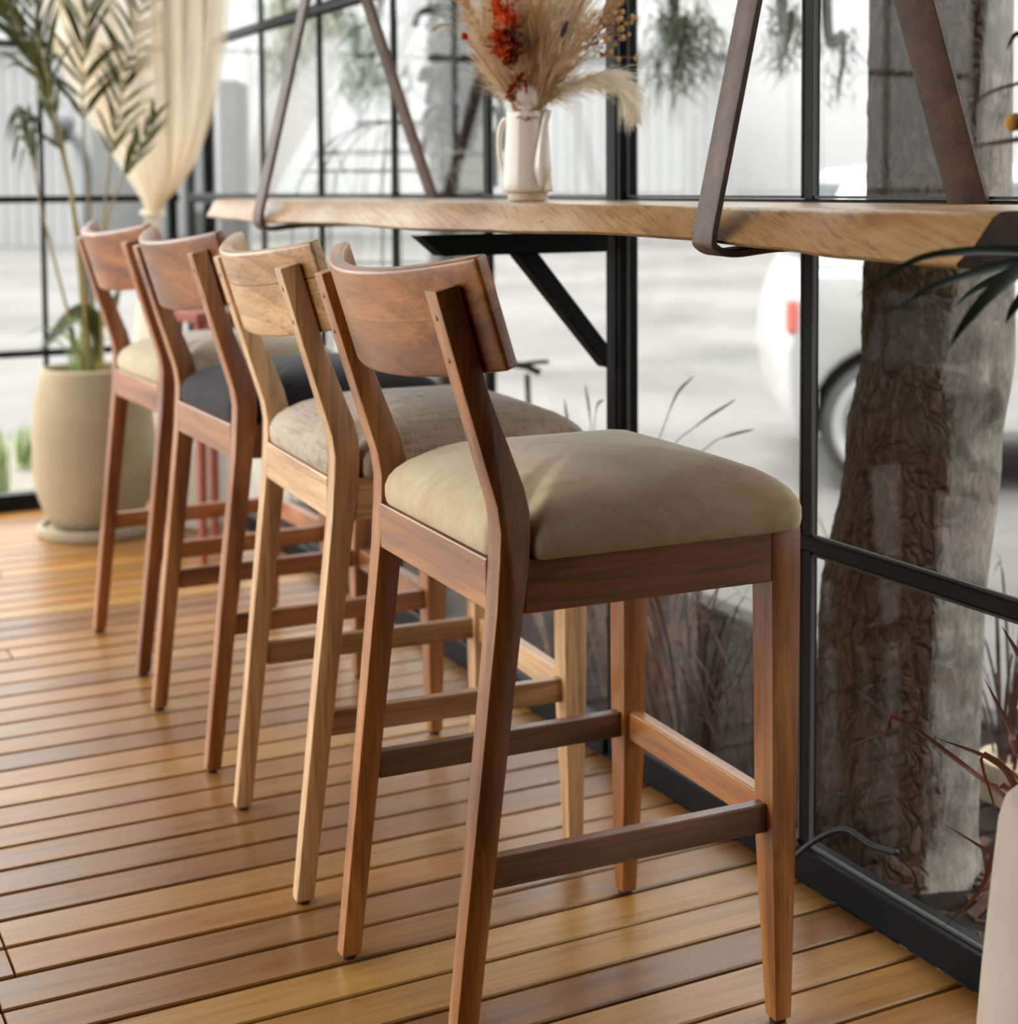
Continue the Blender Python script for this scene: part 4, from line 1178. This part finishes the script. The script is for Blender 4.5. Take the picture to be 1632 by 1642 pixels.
# leaning sapling with climbing twigs in front of the pillar
sb = street_pt((712 - CX) / F_PX * 5.6, 5.6, -.36)
sap = empty('sapling', sb, 0, 'dark leaning sapling with looping twigs before the pale pillar', 'tree')
f5 = lambda px, py, d=5.6: ff(px, py, d) + FO - sb
bm = BM(); tube(bm, spline([Vector((0, 0, 0)), f5(718, 318), f5(740, 240), f5(765, 165), f5(785, 60), f5(800, -60)], 24), [.028] * 25, 8)
obj('trunk', bm, M['bark2'], sap, smooth=True)
bm = BM(); rr = random.Random(77)
for k in range(24):
    cx, cy = rr.uniform(692, 785), rr.uniform(20, 250); rx, ry = rr.uniform(12, 28), rr.uniform(24, 48)
    tube(bm, [f5(cx + rx * math.cos(a), cy + ry * math.sin(a), 5.5 + .1 * math.sin(a)) for a in [PI + PI * q / 12 for q in range(13)]] + [f5(cx + rx, cy + ry * 1.2, 5.5)], .012, 6)
for q in range(3):
    tube(bm, spline([f5(690, 190 + q * 60), f5(740, 178 + q * 62), f5(786, 195 + q * 60)], 10), .007, 6)
obj('twigs', bm, M['bark2'], sap, smooth=True)
bm = BM()
for k in range(620):
    px, py = rr.uniform(690, 786), 140 - abs(rr.gauss(0, 85)); p = f5(px, py, 5.5 + rr.uniform(-.15, .25)); L = rr.uniform(.02, .05)
    d = Vector((rr.uniform(-1, 1), rr.uniform(-1, 1), rr.uniform(-1, .3))).normalized() * L
    blade(bm, [p, p + d * .5, p + d], L * .3, side=(rr.uniform(-1, 1), rr.uniform(-1, 1), .4), wf=lambda u: math.sin(PI * min(.97, u * .8 + .15)))
obj('leaves', bm, plain('olive_leaf', srgb(76, 68, 46), .6, var=.3, vs=3), sap)
# wire plant cage
cgb = street_pt((630 - CX) / F_PX * 4.7, 4.7, -.11)
bm = BM(); R0 = .30
def dome(t): return (R0 * math.sin(t * PI / 2) if t < 1 else R0 * (1 + .06 * (t - 1)), 1.34 - .30 * (1 - math.cos(t * PI / 2)) if t < 1 else lerp(1.04, 0, (t - 1)))
for k in range(8):
    a = 2 * PI * k / 8 + .3
    tube(bm, [Vector((math.cos(a) * dome(t / 8)[0], math.sin(a) * dome(t / 8)[0], dome(t / 8)[1])) for t in range(0, 17)], .0032, 5)
for rad, z in ((.11, 1.335), (.235, 1.245), (.27, 1.19), (.31, .9), (.315, .5)):
    tube(bm, [Vector((math.cos(2 * PI * k / 32) * rad, math.sin(2 * PI * k / 32) * rad, z)) for k in range(33)], .0032, 5)
tag(obj('wire_plant_cage', bm, M['wire'], loc=cgb, smooth=True), 'thin domed wire plant cage outside behind the counter', 'plant support')
# small stand in the corner, and a stick outside
bp = street_pt((328 - CX) / F_PX * 4.33, 4.33, 0)
bn = empty('plant_stand', bp, .3, 'small reddish wooden plant stand in the window corner, glimpsed between the far stools', 'stand')
bm = BM(); box(bm, -.075, .075, -.075, .075, .665, .692); bevel(bm, .004, 2); obj('top_board', bm, M['bench'], bn)
for sx_ in (-1, 1):
    for sy_ in (-1, 1):
        bm = BM(); x_, y_ = sx_ * .055, sy_ * .055; hexa(bm, [(x_ * 1.05 - .009, y_ * 1.05 - .009, 0), (x_ * 1.05 + .009, y_ * 1.05 - .009, 0), (x_ * 1.05 + .009, y_ * 1.05 + .009, 0), (x_ * 1.05 - .009, y_ * 1.05 + .009, 0)],
            [(x_ - .012, y_ - .012, .665), (x_ + .012, y_ - .012, .665), (x_ + .012, y_ + .012, .665), (x_ - .012, y_ + .012, .665)]); bevel(bm, .002, 1); obj('leg', bm, M['bench'], bn)
sp_ = street_pt((855 - CX) / F_PX * 4.4, 4.4, -.11)
bm = BM(); q = lambda px, py: ff(px, py, 4.4) + FO - sp_
tube(bm, [Vector((0, 0, 0)), q(850, 700), q(845, 600)], .008, 6); tube(bm, [q(815, 583), q(845, 588), q(866, 598)], .010, 7); tube(bm, [q(835, 584), q(860, 581), q(880, 580)], .006, 6)
tag(obj('branch_stake', bm, M['bark2'], loc=sp_, smooth=True), 'short forked brown stick outside, right of the front stool backrest', 'branch')

# parked white hatchback
ax = Vector((.52, .854, 0)).normalized(); cn = Vector((ax.y, -ax.x, 0))
w0 = street_pt((1433 - CX) / F_PX * 6.95, 6.95, -.36)
car = empty('car', w0 - ax * .47, math.atan2(ax.y, ax.x), 'white parked hatchback partly hidden behind the tree trunk', 'car')
prof = [(.05, .26), (.015, .42), (.0, .62), (.04, .86), (.10, 1.0), (1.0, 1.02), (2.6, .98), (3.4, .86), (3.75, .66), (3.8, .42), (3.72, .26)]
def arch(cx, r=.36): return [(cx + r * math.cos(a), .305 + r * math.sin(a)) for a in [math.asin(-.045 / r) + (PI - 2 * math.asin(-.045 / r)) * k / 16 for k in range(17)]]
prof += arch(3.05) + arch(.47)
bm = BM()
A = [bm.verts.new((x, 0, z)) for x, z in prof]; B = [bm.verts.new((x, 1.64, z)) for x, z in prof]
bm.faces.new(A); bm.faces.new(B[::-1])
for i in range(len(prof)):
    j = (i + 1) % len(prof); bm.faces.new((A[i], A[j], B[j], B[i]))
bmesh.ops.recalc_face_normals(bm, faces=bm.faces[:])
bevel(bm, .045, 3, 50)
obj('body', bm, M['carpaint'], car, angle=40)
bm = BM()
hexa(bm, [(.08, .04, .98), (2.75, .04, .97), (2.75, 1.60, .97), (.08, 1.60, .98)], [(.32, .2, 1.47), (1.75, .2, 1.48), (1.75, 1.44, 1.48), (.32, 1.44, 1.47)]); bevel(bm, .05, 3)
obj('cabin', bm, M['carpaint'], car, angle=40)
bm = BM()
for xa, xb, ta, tb in ((.55, 1.25, .62, 1.2), (1.32, 2.3, 1.27, 1.68)):
    f = lambda x, z: (x, .04 + (z - .98) * .326 - .012, z)
    hexa(bm, [f(xa, 1.05), f(xb, 1.05), (xb, .12, 1.05), (xa, .12, 1.05)], [f(ta, 1.40), f(tb, 1.40), (tb, .2, 1.40), (ta, .2, 1.40)])
hexa(bm, [(.085, .2, 1.06), (.085, 1.44, 1.06), (.2, 1.44, 1.06), (.2, .2, 1.06)], [(.262, .28, 1.4), (.262, 1.36, 1.4), (.36, 1.36, 1.4), (.36, .28, 1.4)])
obj('windows', bm, M['carglass'], car)
bm = BM(); box(bm, .004, .06, -.006, .10, .72, .88); bevel(bm, .02, 2); obj('tail_lamp', bm, M['tail'], car)
bm = BM(); box(bm, .9, 2.7, .02, .04, .27, .31); obj('sill', bm, M['arch'], car)
for cx in (.47, 3.05):
    for yy in (.09, 1.55):
        bm = BM()
        prof_t = [(.20, -.085), (.29, -.086), (.305, -.06), (.305, .06), (.285, .09), (.2, .085)]
        rings = [[(cx + r_ * math.cos(2 * PI * k / 36), yy + d_, .305 + r_ * math.sin(2 * PI * k / 36)) for k in range(36)] for r_, d_ in prof_t]
        rings.append(rings[0]); loft(bm, rings, cap=False)
        wh = obj('wheel', bm, M['tyre'], car, smooth=True)
        if yy < .5:
            bm = BM()
            rings = [[(cx + r_ * math.cos(2 * PI * k / 36), yy + d_, .305 + r_ * math.sin(2 * PI * k / 36)) for k in range(36)] for r_, d_ in ((.262, -.088), (.24, -.093), (.195, -.08), (.19, -.05), (.2, .0))]
            loft(bm, rings, cap=False)
            for k in range(5):
                a = 2 * PI * k / 5 + .2; c_, s_ = math.cos(a), math.sin(a); n_ = (-s_, c_)
                P4 = lambda rr_, hw, d_: [(cx + c_ * rr_ + n_[0] * hw * q, yy + d_, .305 + s_ * rr_ + n_[1] * hw * q) for q in (-1, 1)]
                a0, a1 = P4(.02, .035, -.08); b0_, b1 = P4(.205, .03, -.082); c0_, c1 = P4(.02, .035, -.04); d0, d1 = P4(.205, .03, -.04)
                hexa(bm, [c0_, c1, d1, d0], [a0, a1, b1, b0_])
            obj('rim', bm, M['rim'], wh)
        bm = BM(); box(bm, cx - .3, cx + .3, .1, .22, .3, .66); obj('wheel_well', bm, M['arch'], car)

# street buildings far behind: a long white one and two corrugated sheds
ang = math.atan2(RH.y, RH.x)
def building(name, pxa, pxb, d, top, label, mat, corr=0, win=False):
    a = (pxa - CX) / F_PX * d; b = (pxb - CX) / F_PX * d; c = street_pt((a + b) / 2, d, -.36); w = (b - a) / 2
    root = empty(name, c, ang, label, 'building')
    bm = BM()
    if corr:
        n = int(2 * w / corr); pr = []
        for k in range(n):
            x = -w + 2 * w * k / n; s = 2 * w / n
            pr += [(x, 0), (x + s * .4, 0), (x + s * .5, .05), (x + s * .9, .05)]
        pr += [(w, 0), (w, 6), (-w, 6)]
        A = [bm.verts.new((x, y, 0)) for x, y in pr]; B = [bm.verts.new((x, y, top)) for x, y in pr]
        for i in range(len(pr)):
            j = (i + 1) % len(pr); bm.faces.new((A[i], A[j], B[j], B[i]))
        bm.faces.new(B)
    else:
        box(bm, -w, w, 0, 6, 0, top)
    obj('wall', bm, mat, root)
    bm = BM(); box(bm, -w - .2, w + .2, -.15, 6.2, top, top + .18); obj('roof_edge', bm, mat, root)
    return root
building('warehouse', -900, 2600, 46, 10.5, 'long white building across the street', M['render_white'])
building('shed', -700, 150, 38, 4.75, 'grey corrugated shed across the street behind the palm', M['corr'], .28)
building('shed', 882, 1178, 38, 4.55, 'grey corrugated shed across the street right of the pitcher', M['corr'], .28)

# ------------------------------------------------------------------ daylight
wd = bpy.data.worlds.new('sky'); S.world = wd; wd.use_nodes = True
nt = wd.node_tree; nt.nodes.clear()
tc = nt.nodes.new('ShaderNodeTexCoord'); spx = nt.nodes.new('ShaderNodeSeparateXYZ'); cr = nt.nodes.new('ShaderNodeValToRGB')
bg = nt.nodes.new('ShaderNodeBackground'); ow = nt.nodes.new('ShaderNodeOutputWorld')
nt.links.new(tc.outputs['Generated'], spx.inputs[0]); nt.links.new(spx.outputs[2], cr.inputs[0])
# overcast sky: paler low down, brighter overhead and on the side where the sun stands behind the cloud
dt = nt.nodes.new('ShaderNodeVectorMath'); dt.operation = 'DOT_PRODUCT'; nt.links.new(tc.outputs['Generated'], dt.inputs[0]); dt.inputs[1].default_value = (-.25, -.82, .5)
mr = nt.nodes.new('ShaderNodeMapRange'); nt.links.new(dt.outputs['Value'], mr.inputs[0]); mr.inputs[1].default_value = .1; mr.inputs[2].default_value = 1; mr.inputs[3].default_value = 1; mr.inputs[4].default_value = 4.1
ml = nt.nodes.new('ShaderNodeMath'); ml.operation = 'MULTIPLY'; nt.links.new(mr.outputs[0], ml.inputs[0]); ml.inputs[1].default_value = 2.6
nt.links.new(ml.outputs[0], bg.inputs[1])
nt.links.new(cr.outputs[0], bg.inputs[0]); nt.links.new(bg.outputs[0], ow.inputs[0])
e = cr.color_ramp.elements
e[0].position = 0.0; e[0].color = (.33, .33, .328, 1)
e[1].position = .95; e[1].color = (1, .995, .985, 1)
for p_, v in ((.06, .33), (.22, .45), (.5, .85)):
    q = e.new(p_); q.color = (v, v, v * .995, 1)
sun_d = bpy.data.lights.new('sun', 'SUN'); sun = bpy.data.objects.new('sun', sun_d); COL.objects.link(sun)
sun_d.energy = 1.2; sun_d.angle = math.radians(12); sun_d.color = (1, .96, .9)
sun.rotation_euler = (math.radians(38), math.radians(0), math.radians(-60))

S.view_settings.view_transform = 'Standard'; S.view_settings.look = 'None'
S.view_settings.gamma = 1; S.view_settings.exposure = 0.55; S.view_settings.use_curve_mapping = False
S.cycles.max_bounces = 8; S.cycles.diffuse_bounces = 4; S.cycles.glossy_bounces = 4; S.cycles.transmission_bounces = 4; S.cycles.transparent_max_bounces = 24
S.cycles.caustics_reflective = False; S.cycles.caustics_refractive = False
S.cycles.sample_clamp_indirect = 6
S.cycles.use_denoising = True
